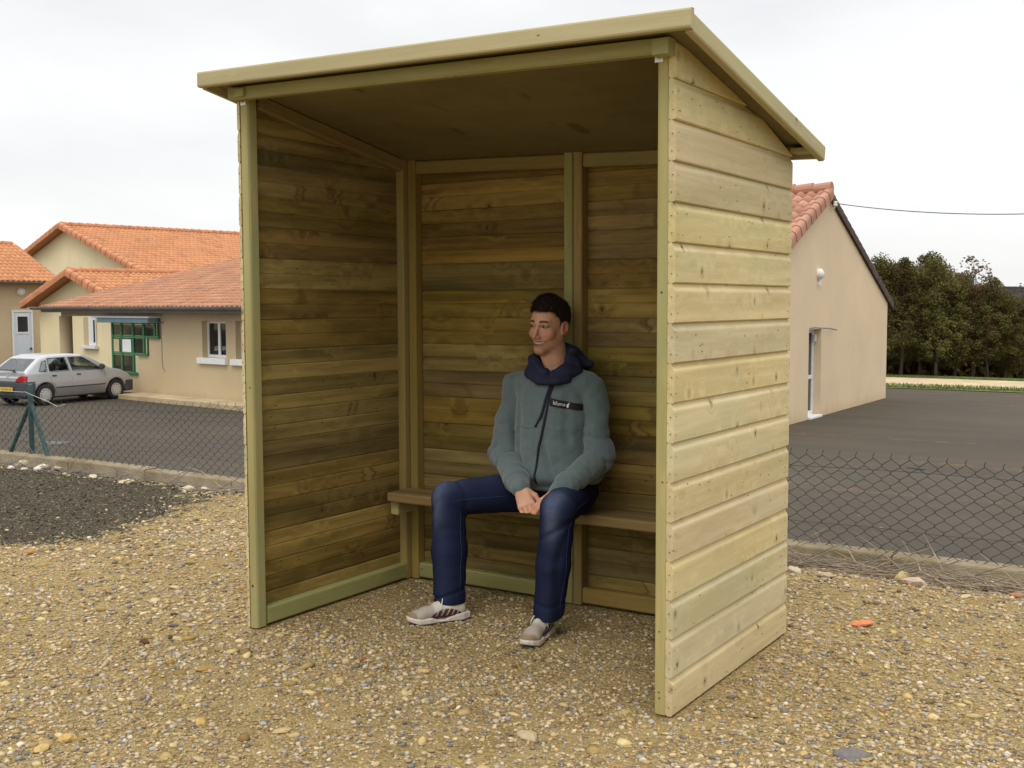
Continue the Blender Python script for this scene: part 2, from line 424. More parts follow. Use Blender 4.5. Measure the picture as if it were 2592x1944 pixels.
# ------------------------------------------------------------------ fence, plants
M['fence_green'] = plain('green_fence_steel', (.022, .065, .062), .5, .25, 14, spec=.4)
M['fence_wire'] = plain('dark_green_wire', (.018, .032, .028), .55, .3, 9)
M['pale_wire'] = plain('pale_wire', (.50, .50, .47), .5, .1, 9)
M['bark'] = plain('bark', (.075, .058, .042), .95, .35, 5, .6)
def leaf_mat(name, a, b, c3):
    t = NT(name); tn = t.sep(t.attr('tint').outputs['Vector'])
    c = t.mix(tn[0], a, b); c = t.mix(t.rng(tn[1], .7, 1, 0, .8), c, c3)
    oi = t.n('ShaderNodeObjectInfo').outputs['Random']
    c = t.n('ShaderNodeHueSaturation', {'Hue': t.rng(oi, 0, 1, .475, .51), 'Saturation': .95, 'Value': t.rng(oi, 0, 1, .75, 1.2), 'Color': c}).outputs[0]
    t.set(color=c, rough=.7, spec=.2)
    tl = t.n('ShaderNodeBsdfTranslucent', {'Color': c}); mx = t.n('ShaderNodeMixShader', {0: .22, 1: t.b.outputs[0], 2: tl.outputs[0]})
    t.t.links.new(mx.outputs[0], t.out.inputs[0])
    return t.m
M['leaf'] = leaf_mat('oak_leaves', (.062, .066, .012), (.150, .140, .028), (.15, .095, .035))
M['leaf_brown'] = leaf_mat('autumn_leaves', (.080, .060, .016), (.155, .105, .026), (.17, .085, .034))
M['leaf_pale'] = leaf_mat('thin_leaves', (.13, .12, .06), (.20, .17, .09), (.2, .13, .07))
M['hill'] = plain('wooded_hill', (.036, .030, .027), 1.0, .5, .12, spec=.02)
M['stem'] = plain('dry_stem', (.30, .235, .15), .9, .3, 12)
M['stem_grey'] = plain('grey_dry_stem', (.20, .165, .13), .9, .3, 12)
# ------------------------------------------------------------------ wooden shelter
W, D = 1.93, 1.112
def zc(x, y):      # underside of the roof deck, slightly racked as in the photograph
    u = x/1.93; v = y/1.07
    fl, fr, bl, br = 2.248, 2.202, 2.064, 2.000
    return (fl*(1-u)+fr*u)*(1-v) + (bl*(1-u)+br*u)*v
shel = empty('timber_shelter', (0, 0, 0), 0, 'open fronted timber shelter with lean-to roof and a bench, standing on the gravel', 'shelter')
H = .13
def cladding_profile(k, z0=0.0):
    """outer side offset o (towards outside) of one shiplap board"""
    b = z0 + k*H
    return [(0, b), (.0165, b), (.021, b+.004), (.0215, b+.100), (.0205, b+.106), (.013, b+.118), (.0095, b+.1288), (.008, b+.1288), (.008, b+.137), (.004, b+.137), (.004, b+.1288), (.0, b+.1288)]
def clad_side(x_in, sgn, mat_out, name, label):
    mb = MB()
    for k in range(18):
        b = k*H
        if b > 2.2: break
        T = (rnd.random(), rnd.random(), rnd.random()); off = (rnd.random()*40, rnd.random()*9)
        prof = cladding_profile(k)
        if sgn < 0: prof = [(o*.55, z) for o, z in prof]
        ztop = zc(x_in, 0)-.004
        prof = [(o, min(z, ztop)) for o, z in prof]
        # inner face: two shallow boards bevelled against each other
        inner = [(0.0, b+.1288), (-.0035, b+.124), (-.0035, b+.069), (-.0005, b+.065), (-.0035, b+.061), (-.0035, b+.005), (0, b)]
        prof = prof[:-1] + [(o, min(z, ztop)) for o, z in inner]
        prof = prof[1:] if prof[0] == prof[-1] else prof
        jit = rnd.uniform(-.003, .002)
        def yend(o, z, x_in=x_in): 
            s = (zc(x_in, 0)-zc(x_in, 1.07))/1.07
            return max(.02, min(D+.015+jit, (zc(x_in, 0)-.004-z)/s))
        mb.prism((x_in, 0, 0), (0, 1, 0), (sgn, 0, 0), (0, 0, 1), prof, jit*.5, yend, T, off)
    nb = len(mb.f)
    for yy in (.020, D-.022):
        for k in range(16):
            for dz in (.028, .088): mb.lathe((x_in+sgn*(.0213 if sgn > 0 else .0118), yy+rnd.uniform(-.004, .004), k*H+dz+rnd.uniform(-.004, .004)), (sgn, 0, 0), [(.0022, -.003), (.0022, .0008), (.001, .001)], 6)
    for k in range(16):
        for dz in (.03, .085): mb.lathe((x_in+sgn*(.010 if sgn > 0 else .006)+rnd.uniform(-.003, .003), -.0022, k*H+dz), (0, -1, 0), [(.0018, -.003), (.0018, .0008), (.001, .001)], 6)
    o = mb.build(name, mat_out, shel)
    me = o.data
    me.materials.append(M['clad_in_shaded']); me.materials.append(M['dark_screw'])
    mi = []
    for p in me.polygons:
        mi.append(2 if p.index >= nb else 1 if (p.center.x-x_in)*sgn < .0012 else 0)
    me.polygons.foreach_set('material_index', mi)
    o['label'] = label
    return o
cr_ = clad_side(W, 1, M['clad_out'], 'side_cladding', 'right side wall of pale horizontal boards seen from outside')
cl_ = clad_side(0, -1, M['clad_out'], 'side_cladding', 'left side wall of brown horizontal boards seen from inside')
# back cladding
mb = MB()
for sec in ((0.0, .976), (.976, W)):
    for k in range(17):
        b = k*H; zt = zc(sec[0], D)-.006
        prof = [(0, b), (.018, b), (.021, b+.1), (.010, b+.1288), (.008, b+.1288), (.008, b+.137), (.004, b+.137), (.004, b+.1288), (0, b+.1288), (-.0035, b+.124), (-.0035, b+.069), (-.0005, b+.065), (-.0035, b+.061), (-.0035, b+.005)]
        if b > zt: break
        prof = [(o, min(z, zc((sec[0]+sec[1])/2, D)-.006)) for o, z in prof]
        mb.prism((0, D, 0), (1, 0, 0), (0, 1, 0), (0, 0, 1), prof, sec[0], sec[1]-.001)
mb.build('back_cladding', M['clad_in_shaded'], shel)

def post(name, x0, x1, y0, y1, z1, mat, c=.006, label=None):
    mb = MB()
    w_, d_ = x1-x0, y1-y0
    prof = [(c, 0), (w_-c, 0), (w_-c*.3, c*.3), (w_, c), (w_, d_-c), (w_-c, d_), (c, d_), (0, d_-c), (0, c), (c*.3, c*.3)]
    def top(a, b): return z1(x0+a, y0+b) if callable(z1) else z1
    mb.prism((x0, y0, 0), (0, 0, 1), (1, 0, 0), (0, 1, 0), prof, 0, top)
    o = mb.build(name, mat, shel)
    if label: o['label'] = label
    return o
top = lambda x, y: zc(x, y)-.002
post('post', W-.045, W, 0, .06, top, M['post'], .009, 'greenish front right post')
post('post', 0, .045, 0, .064, top, M['post'], .012, 'greenish front left post')
post('post', .0, .045, 1.02, 1.065, top, M['stud'])
post('post', W-.045, W, 1.02, 1.065, top, M['stud'])
post('stud', .048, .093, 1.052, D-.003, top, M['stud'])
post('stud', .929, .974, 1.052, D-.003, top, M['stud_green'], .006, 'greener middle stud')
post('stud', .978, 1.023, 1.050, D-.003, top, M['stud'])
post('stud', W-.093, W-.048, 1.052, D-.003, top, M['stud'])
# rails
def rail(name, x0, x1, y0, y1, z0, z1, mat=None, c=.007):
    mb = MB(); mb.box(x0, x1, y0, y1, z0, z1, c); return mb.build(name, mat or M['stud'], shel)
def slope_rail(x0, x1, ya, yb, h):
    mb = MB(); o = Vector((x0, ya, zc(x0, ya)-h-.003)); e = Vector((x0, yb, zc(x0, yb)-h-.003)); ax = (e-o); L = ax.length; ax.normalize()
    n = Vector((0, -ax.z, ax.y)); w_ = x1-x0; c = .007
    mb.prism(o, ax, (1, 0, 0), n, [(c, 0), (w_-c, 0), (w_, c), (w_, h-c), (w_-c, h), (c, h), (0, h-c), (0, c)], 0, L)
    return mb.build('top_rail', M['stud'], shel)
slope_rail(0.001, .045, .066, 1.018, .062); slope_rail(W-.045, W-.001, .062, 1.018, .062)
rail('bottom_rail', .001, .045, .066, 1.018, .004, .078, M['stud_green']); rail('bottom_rail', W-.045, W-.001, .062, 1.018, .004, .078)
rail('bottom_rail', .095, .927, 1.058, D-.003, .006, .078, M['stud_green']); rail('bottom_rail', 1.025, W-.095, 1.058, D-.003, .006, .078)
for xa, xb in ((.095, .927), (1.025, W-.095)):
    mb = MB(); c = .006
    o = Vector((xa, 1.058, zc(xa, 1.06)-.066)); e = Vector((xb, 1.058, zc(xb, 1.06)-.066)); ax = e-o; L = ax.length; ax.normalize()
    mb.prism(o, ax, (0, 1, 0), (-ax.z, 0, ax.x), [(c, 0), (.05, 0), (.05, .062), (c, .062), (0, .062-c), (0, c)], 0, L)
    mb.build('top_rail', M['stud'], shel)
# bench
mb = MB(); mb.box(.047, W-.047, .872, 1.049, .409, .454, .008); bench = mb.build('bench_seat', M['bench'], shel)
for xa, m_ in ((.047, M['post']), (.955, M['post']), (W-.092, M['stud'])):
    mb = MB(); mb.box(xa, xa+.045, .900, 1.049, .345, .4085, .005, ax=1); mb.build('bench_support', m_, bench)
# roof
def zt(x, y): return zc(x, y)+.022
rx0, rx1, ry0, ry1 = -.098, 2.052, -.13, 1.188
roof = None
mb = MB()
V = []
for z_ in (zc, zt):
    for x, y in ((rx0+.026, ry0+.026), (rx1-.026, ry0+.026), (rx1-.026, ry1-.002), (rx0+.026, ry1-.002)): V.append((x, y, z_(x, y)))
mb.raw(V, [(0, 3, 2, 1), (4, 5, 6, 7), (0, 1, 5, 4), (1, 2, 6, 5), (2, 3, 7, 6), (3, 0, 4, 7)])
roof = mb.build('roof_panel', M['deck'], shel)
mb = MB(); V = []
for dz in (.0255, .029):
    for x, y in ((rx0+.028, ry0+.028), (rx1-.028, ry0+.028), (rx1-.028, ry1-.004), (rx0+.028, ry1-.004)): V.append((x, y, zc(x, y)+dz))
mb.raw(V, [(0, 3, 2, 1), (4, 5, 6, 7), (0, 1, 5, 4), (1, 2, 6, 5), (2, 3, 7, 6), (3, 0, 4, 7)])
mb.build('roof_felt', M['felt'], roof)
def fascia(p, q, inn, dz0, dz1, name='fascia_board'):
    mb = MB(); a = Vector((*p, zc(*p)+dz0)); b = Vector((*q, zc(*q)+dz0)); ax = b-a; L = ax.length; ax.normalize()
    inn = Vector((*inn, 0)); up = inn.cross(ax) if inn.cross(ax).z > 0 else ax.cross(inn)
    h = dz1-dz0; w_ = .024; r = .008
    prof = [(r*.3, r*.3), (r, 0), (w_, 0), (w_, h), (r, h), (r*.3, h-r*.3), (0, h-r), (0, r)]
    mb.prism(a, ax, inn, up, prof, 0, L)
    return mb.build(name, M['fascia'], roof)
fascia((rx0-.002, ry0), (rx1+.004, ry0), (0, 1), -.029, .033)
fascia((rx1, ry0+.0245), (rx1, ry1+.03), (-1, 0), -.032, .031)
fascia((rx0, ry0+.0245), (rx0, ry1+.03), (1, 0), -.032, .031)
mb = MB(); 
o = Vector((rx0+.025, ry1-.004, zc(rx0, ry1)-.030)); e = Vector((rx1-.025, ry1-.004, zc(rx1, ry1)-.030)); ax = e-o; L = ax.length
mb.prism(o, ax.normalized(), (0, 1, 0), (0, 0, 1), [(0, 0), (.022, 0), (.022, .062), (0, .062)], 0, L)
mb.build('fascia_board', M['fascia'], roof)
# small filler block seen under the eaves at the back right
mb = MB(); mb.box(W+.026, rx1-.026, D-.035, D+.05, zc(W, D)-.032, zc(W, D)-.014, .002); mb.build('batten', M['fascia'], roof)
# header beam below the front eave, with its end blocks
mb = MB(); c = .008
o = Vector((-.015, -.046, zc(0, 0)-.052)); e = Vector((1.888, -.046, zc(1.888, 0)-.052)); ax = e-o; L = ax.length; ax.normalize()
mb.prism(o, ax, (0, 1, 0), (-ax.z, 0, ax.x), [(c, 0), (.045-.004, 0), (.045, .004), (.045, .048), (0, .048), (0, c)], 0, L)
hd = mb.build('header_beam', M['stud_green'], roof)
mb = MB(); mb.box(1.8895, 1.947, -.052, -.001, zc(1.92, 0)-.056, zc(1.92, 0)-.004, .004); mb.build('end_block', M['stud_green'], hd)
mb = MB(); mb.box(.035, .085, -.058, -.047, zc(0, 0)-.046, zc(0, 0)-.012, .003); mb.build('end_block', M['stud_green'], hd)
# brackets and screws
for (x, z) in ((1.892, 2.152), (.026, 2.198)):
    mb = MB(); mb.box(x-.015, x+.015, -.003, -.0005, z-.019, z+.026, .0008, ax=2)
    br = mb.build('metal_bracket', M['metal'], shel)
    mb = MB(); mb.lathe((x, -.003, z), (0, -1, 0), [(.0075, 0), (.0075, .0015), (.005, .003)], 12); sc = mb.build('screw', M['dark_screw'], br)
for x, y, z, w_ in ((.0225, 0, .18, .006), (.03, 0, 1.02, .004), (1.905, 0, 1.40, .004), (1.912, 0, .78, .003), (1.903, 0, .28, .003), (1.903, 0, .075, .003), (1.905, 0, .055, .003),
                    (.95, 1.052, 1.85, .003), (.953, 1.052, 1.62, .003), (.95, 1.052, 1.3, .003), (.07, 1.052, 1.75, .004), (.11, 1.056, .05, .003), (.07, 1.052, 1.2, .003)):
    mb = MB(); mb.lathe((x, y-.0005, z), (0, -1, 0), [(w_, -.004), (w_, .0005), (w_*.5, .0008)], 10); mb.build('screw', M['dark_screw'], shel)
# ------------------------------------------------------------------ ground
LZ = -1.35
def nz2(x, y, s, seed=0):
    """cheap smooth 2-D noise (sum of sines), roughly -1..1"""
    r = np.random.default_rng(seed); o = 0
    for i in range(7):
        a = r.uniform(0, 6.283); f = s*r.uniform(.6, 1.9); p = r.uniform(0, 6.283)
        o = o + np.sin((x*np.cos(a)+y*np.sin(a))*f + p + 1.3*np.sin((x*np.sin(a*1.7)-y*np.cos(a*1.7))*f*.6+p*2))
    return o/4.0
def tar_mask(x, y):
    # dark tarry gravel heap left of the shelter
    e = x + 1.85 + .55*np.clip(y-.9, 0, 9) + .95*np.clip(.9-y, 0, 9)
    e = e + .22*nz2(x, y, 2.2, 61) + .10*nz2(x, y, 6.0, 62)
    return np.clip(.5 - e*.8, 0, 1.0)
def gz(x, y):
    x = np.asarray(x, float); y = np.asarray(y, float)
    z = .006*nz2(x, y, 3.0, 1) + .003*nz2(x, y, 9.0, 2)
    near = np.exp(-(((np.clip(x, -.1, 2.05)-x)**2 + (np.clip(y, -.1, 1.2)-y)**2)/.06))
    z = z*(1-near) - .006*near
    t = np.clip((y-2.05)/.55, 0, 1); t = t*t*(3-2*t)
    z = z - .05*t
    m = tar_mask(x, y); edge = np.exp(-((m-.5)/.22)**2)
    z = z + .02*1.6*edge*np.clip((y-.9)/1.0, 0, 1) + .012*m*nz2(x, y, 5, 4)
    return z
# near gravel sheet as a fine grid, and the same ground carried on around it
def grid(x0, x1, y0, y1, st):
    xs = np.arange(x0, x1+st*.5, st); ys = np.arange(y0, y1+st*.5, st)
    X, Y = np.meshgrid(xs, ys); nx, ny = len(xs), len(ys)
    i = np.arange(nx*ny).reshape(ny, nx)
    F = np.stack([i[:-1, :-1], i[:-1, 1:], i[1:, 1:], i[1:, :-1]], -1).reshape(-1, 4)
    return X.ravel(), Y.ravel(), F
X, Y, F = grid(-12, 8, -6, 2.62, .04)
g = mesh_obj('gravel_ground', np.stack([X, Y, gz(X, Y)], 1), F, M['gravel'], None, True, {'tar': np.stack([tar_mask(X, Y)]*3, 1)})
tag(g, kind='structure')
def sheet(name, pts, z, mat):
    v = [(x, y, z if not callable(z) else z(x, y)) for x, y in pts]
    return tag(mesh_obj(name, v, [tuple(range(len(v)))], mat), kind='structure')
mb = MB()
for a, b, c, d in ((-150, -12, -150, 2.62), (8, 150, -150, 2.62), (-12, 8, -150, -6)):
    mb.raw([(a, c, -.05), (b, c, -.05), (b, d, -.05), (a, d, -.05)], [(0, 1, 2, 3)])
fg = mb.build('outer_ground', M['gravel']); tag(fg, kind='structure')
# bank down to the car park behind the kerb
mb = MB(); mb.raw([(-150, 2.74, -.06), (150, 2.74, -.06), (150, 4.2, LZ-.01), (-150, 4.2, LZ-.01)], [(0, 1, 2, 3)])
tag(mb.build('bank', M['asphalt']), kind='structure')
X, Y, F = grid(-80, 60, 4.0, 34.0, 2.0)
lot = mesh_obj('car_park', np.stack([X, Y, np.full_like(X, LZ)], 1), F, M['asphalt']); tag(lot, kind='structure')
# beyond: sloping terrain
def tz(x, y): return LZ - .012 - np.clip(y-38, 0, 60)*.07
X, Y, F = grid(-300, 300, 4.0, 700.0, 6.0)
Z = tz(X, Y) + .05*nz2(X, Y, .3, 9)*np.clip((Y-40)/20, 0, 1)
te = mesh_obj('grass_field', np.stack([X, Y, Z-.04*(Y < 33)], 1), F, M['grass'], None, True); tag(te, kind='structure')
def strip(name, y0, y1, z, mat, seed, x0=-30, x1=60, amp=.25, th=.03):
    xs = np.arange(x0, x1, .5); a = y0 + amp*nz2(xs, xs*0, .7, seed); b = y1 + amp*nz2(xs, xs*0, .6, seed+5)
    sl = -.03
    lo = np.stack([xs, a-xs*0, np.full_like(xs, z)], 1); hi = np.stack([xs, b, np.full_like(xs, z+.02)], 1)
    n = len(xs); V = np.concatenate([lo, hi]); F = np.array([(i, i+1, n+i+1, n+i) for i in range(n-1)])
    return tag(mesh_obj(name, V, F, mat), kind='structure')
strip('grass_verge', 32.9, 34.4, LZ+.02, M['grass'], 3)
strip('sandy_path', 33.6, 37.2, LZ+.045, M['sand'], 8, amp=.15)
strip('grass_edge', 37.1, 39.0, LZ+.035, M['grass'], 4)
# distant wooded ridge, rising to the right
xs = np.arange(-900, 900, 12.0)
hz = 17 + 9*np.sin(xs*.004+.6) + 3*np.sin(xs*.017) + 1.2*np.sin(xs*.09)+.8*np.sin(xs*.23)
ys = 620 + 40*np.sin(xs*.003)
V = np.concatenate([np.stack([xs, ys-260, np.full_like(xs, -45)], 1), np.stack([xs, ys, hz-6], 1), np.stack([xs, ys+60, hz-8], 1), np.stack([xs, ys+300, np.full_like(xs, -45)], 1)])
n = len(xs); F = np.array([(r*n+i, r*n+i+1, (r+1)*n+i+1, (r+1)*n+i) for r in range(3) for i in range(n-1)])
tag(mesh_obj('hills', V, F, M['hill'], None, True), kind='structure')

# ------------------------------------------------------------------ loose gravel stones (stuff)
ico = [(0, .5257, .8507), (0, -.5257, .8507), (.5257, .8507, 0), (-.5257, .8507, 0), (.8507, 0, .5257), (-.8507, 0, .5257)]
ico = np.array(ico + [(-a, -b, -c) for a, b, c in ico]); 
from itertools import combinations
def _tri():
    e = 1.06; f = []
    for a, b, c in combinations(range(12), 3):
        if all(np.linalg.norm(ico[i]-ico[j]) < 1.1 for i, j in ((a, b), (b, c), (a, c))):
            n = np.cross(ico[b]-ico[a], ico[c]-ico[a]); f.append((a, b, c) if n@ico[a] > 0 else (a, c, b))
    return np.array(f)
ICOF = _tri()
PAL = np.array([(.41, .31, .165), (.47, .375, .225), (.50, .41, .27), (.31, .235, .135), (.36, .325, .275), (.17, .155, .14), (.54, .48, .37), (.48, .31, .13), (.36, .22, .13), (.30, .28, .26)])
PW = np.array([.20, .18, .12, .14, .11, .10, .05, .04, .02, .06])
def stones(name, P, size, pal=PAL, pw=PW, flat=.62, seed=5, sink=.25, colmul=None):
    r = np.random.default_rng(seed); n = len(P)
    S = size[:, None]*np.stack([r.uniform(.8, 1.35, n), r.uniform(.65, 1.0, n), r.uniform(flat*.75, flat*1.15, n)], 1)
    B = ico[None]*(1+r.uniform(-.36, .24, (n, 12, 1)))*S[:, None, :]
    # tilt then spin
    t = r.uniform(-.45, .45, n); c, s = np.cos(t)[:, None], np.sin(t)[:, None]
    y = B[..., 1]*c-B[..., 2]*s; z = B[..., 1]*s+B[..., 2]*c
    a = r.uniform(0, 6.283, n); c, s = np.cos(a)[:, None], np.sin(a)[:, None]
    x = B[..., 0]*c-y*s; y2 = B[..., 0]*s+y*c
    zz = P[:, 2]+S[:, 2]*(1-2*sink)*.8
    V = np.stack([x+P[:, 0:1], y2+P[:, 1:2], z+zz[:, None]], -1).reshape(-1, 3)
    F = (ICOF[None]+(np.arange(n)*12)[:, None, None]).reshape(-1, 3)
    pc = pal[r.choice(len(pal), n, p=pw/pw.sum())]*r.uniform(.8, 1.2, (n, 1))
    if colmul is not None: pc = pc*colmul
    T = np.repeat(pc, 12, 0)
    return mesh_obj(name, V, F, M['stone'], None, False, {'tint': T})
def in_view(x, y, mar=.06):
    d = np.stack([x-CAM.x, y-CAM.y, -CAM.z+0*x], 1); f = np.array(Fv); rr = np.array(R2); uu = np.array(U2)
    t = d@f; t = np.where(t < .1, .1, t); a = d@rr/t*2836/2592; b = d@uu/t*2836/1944
    return (np.abs(a) < .5+mar) & (b > -.5-mar) & (b < .5), t
def scatter(n, seed, smin, smax, x0=-9, x1=4.2, y0=-2.6, y1=2.6, k=1.3):
    """density falls with distance from the place the photo was taken; a margin round the view is kept"""
    r = np.random.default_rng(seed); x = r.uniform(x0, x1, n*9); y = r.uniform(y0, y1, n*9)
    ok, t = in_view(x, y, .16)
    ok &= r.uniform(0, 1, len(x)) < (2.6/np.maximum(t, 2.6))**k
    x, y, t = x[ok][:n], y[ok][:n], t[ok][:n]
    s = smin*(smax/smin)**(r.uniform(0, 1, len(x))**2.6)*np.maximum(1, (t/3.6))**.55
    return x, y, s, r
SHEL_CLEAR = lambda x, y, m: ~(((np.abs(x-.02) < .05+m) | (np.abs(x-1.92) < .05+m)) & (y > -.02-m) & (y < 1.14+m) | ((np.abs(y-1.10) < .06+m) & (x > -.03) & (x < 1.96)))
PAL = np.array([(0.3478, 0.2450, 0.0972), (0.4292, 0.3185, 0.1458), (0.5180, 0.4130, 0.2106), (0.2368, 0.1610, 0.0648), (0.2220, 0.1645, 0.0837), (0.1110, 0.0784, 0.0378), (0.5772, 0.4970, 0.2970), (0.3404, 0.2170, 0.0702), (0.2220, 0.1120, 0.0486), (0.1554, 0.1225, 0.0702)])
PAL = PAL*np.array([1.0, .985, .95])
PW = np.array([.24, .22, .17, .14, .06, .04, .05, .03, .02, .03])
x, y, s, r = scatter(130000, 31, .0032, .0135)
m = tar_mask(x, y) + r.normal(0, .20, len(x)); inside = (x > 0) & (x < 1.93) & (y > .1) & (y < 1.1)
s = s*np.where(inside, .8, 1)*np.where(y > 1.3, .9, 1)
clear = SHEL_CLEAR(x, y, .004)
k = clear & (m < .5)
# patches where sandy soil shows between the stones
bare = nz2(x, y, 2.6, 21)*.6+nz2(x, y, 7, 22)*.4 + inside*.2-.15
k &= r.uniform(-.6, 1.3, len(x)) > bare
P = np.stack([x, y, gz(x, y)], 1)
tag(stones('gravel_stones', P[k], s[k], seed=1, flat=.55), 'small pale ochre and grey stones lying loose all over the gravel yard', 'gravel', kind='stuff')
k2 = clear & (m >= .5) & (r.uniform(0, 1, len(x)) < .32)
PALT = np.array([(0.0409, 0.0331, 0.0221), (0.0570, 0.0464, 0.0310), (0.0806, 0.0650, 0.0423), (0.2604, 0.2204, 0.1410)]); PWT = np.array([.45, .34, .16, .05])
tag(stones('tarry_chippings', P[k2], s[k2]*.6, PALT, PWT, seed=2), 'dark grey tarry chippings with pale specks spread left of the shelter', 'chippings', kind='stuff')
# larger broken stones
x, y, s, r = scatter(5400, 77, .009, .030, k=.9)
s = np.where(y > .9, s*.8, s)
k = SHEL_CLEAR(x, y, .035) & (tar_mask(x, y) < .45) & ~((x > -.05) & (x < 1.98) & (y > 0) & (y < 1.14) & (s > .016))
k &= r.uniform(-.5, 1.1, len(x)) > nz2(x, y, 2.6, 21)
P = np.stack([x, y, gz(x, y)], 1)[k]
tag(stones('coarse_stones', P, s[k], PAL[:8], np.array([.22, .24, .2, .1, .08, .04, .07, .05]), flat=.42, seed=3, sink=.40), 'larger broken cream and ochre stones half sunk in the gravel', 'stones', kind='stuff')
# rubble along the foot of the kerb
r = np.random.default_rng(91); n = 1500
x = r.uniform(-7.5, 4, n); y = 2.62-np.abs(r.normal(0, .16, n)); s = .006+.016*r.uniform(0, 1, n)**3
PALW = np.array([(0.4680, 0.3870, 0.2304), (0.3780, 0.2924, 0.1584), (0.2700, 0.2150, 0.1368), (0.1800, 0.1462, 0.1008)])
tag(stones('kerb_rubble', np.stack([x, y, gz(x, y)], 1), s, PALW, np.array([.3, .3, .2, .2]), seed=6), 'pale limestone rubble strewn along the foot of the kerb', 'rubble', kind='stuff')

# single rocks one can point to
from mathutils import noise as mnoise
def rock(name, x, y, s, label, cat, group=None, col=(.6, .54, .44), seed=0, flat=.55, rz=0):
    r = np.random.default_rng(seed)
    V = []; 
    import bmesh as _bm
    bm = _bm.new(); _bm.ops.create_icosphere(bm, subdivisions=2, radius=1)
    for v in bm.verts:
        p = v.co.copy(); f = 1 + .34*mnoise.noise(p*1.1+Vector((seed*3.1, 0, 0))) + .10*mnoise.noise(p*3+Vector((0, seed, 0)))
        for j in range(5):
            d = Vector((math.sin(j*2.4+seed), math.cos(j*2.4+seed*1.3), math.sin(j*1.7+seed*.7))).normalized(); q = p.dot(d)
            if q > .72: f *= .72/q*.5+.5
        V.append((p.x*f*s*1.25, p.y*f*s*.85, p.z*f*s*flat))
    F = [tuple(v.index for v in f.verts) for f in bm.faces]; bm.free()
    o = mesh_obj(name, V, F, M['stone'], None, False, {'tint': [col]*len(V)})
    o.location = (x, y, float(gz(x, y))+s*flat*.45); o.rotation_euler = (r.uniform(-.2, .2), r.uniform(-.2, .2), rz)
    return tag(o, label, cat, group)
rock('tile_fragment', 2.184, 1.40, .045, 'orange broken tile fragment on the gravel right of the shelter', 'tile fragment', col=(.60, .22, .11), seed=3, flat=.35, rz=.4)
rock('stone', 2.545, -.01, .045, 'flat dark grey stone in the foreground right of the shelter', 'stone', col=(.17, .155, .15), seed=4, flat=.3, rz=.2)
rock('stone', 1.13, .33, .022, 'small reddish stone in front of the seated man', 'stone', col=(.36, .14, .07), seed=5, flat=.5) if False else None
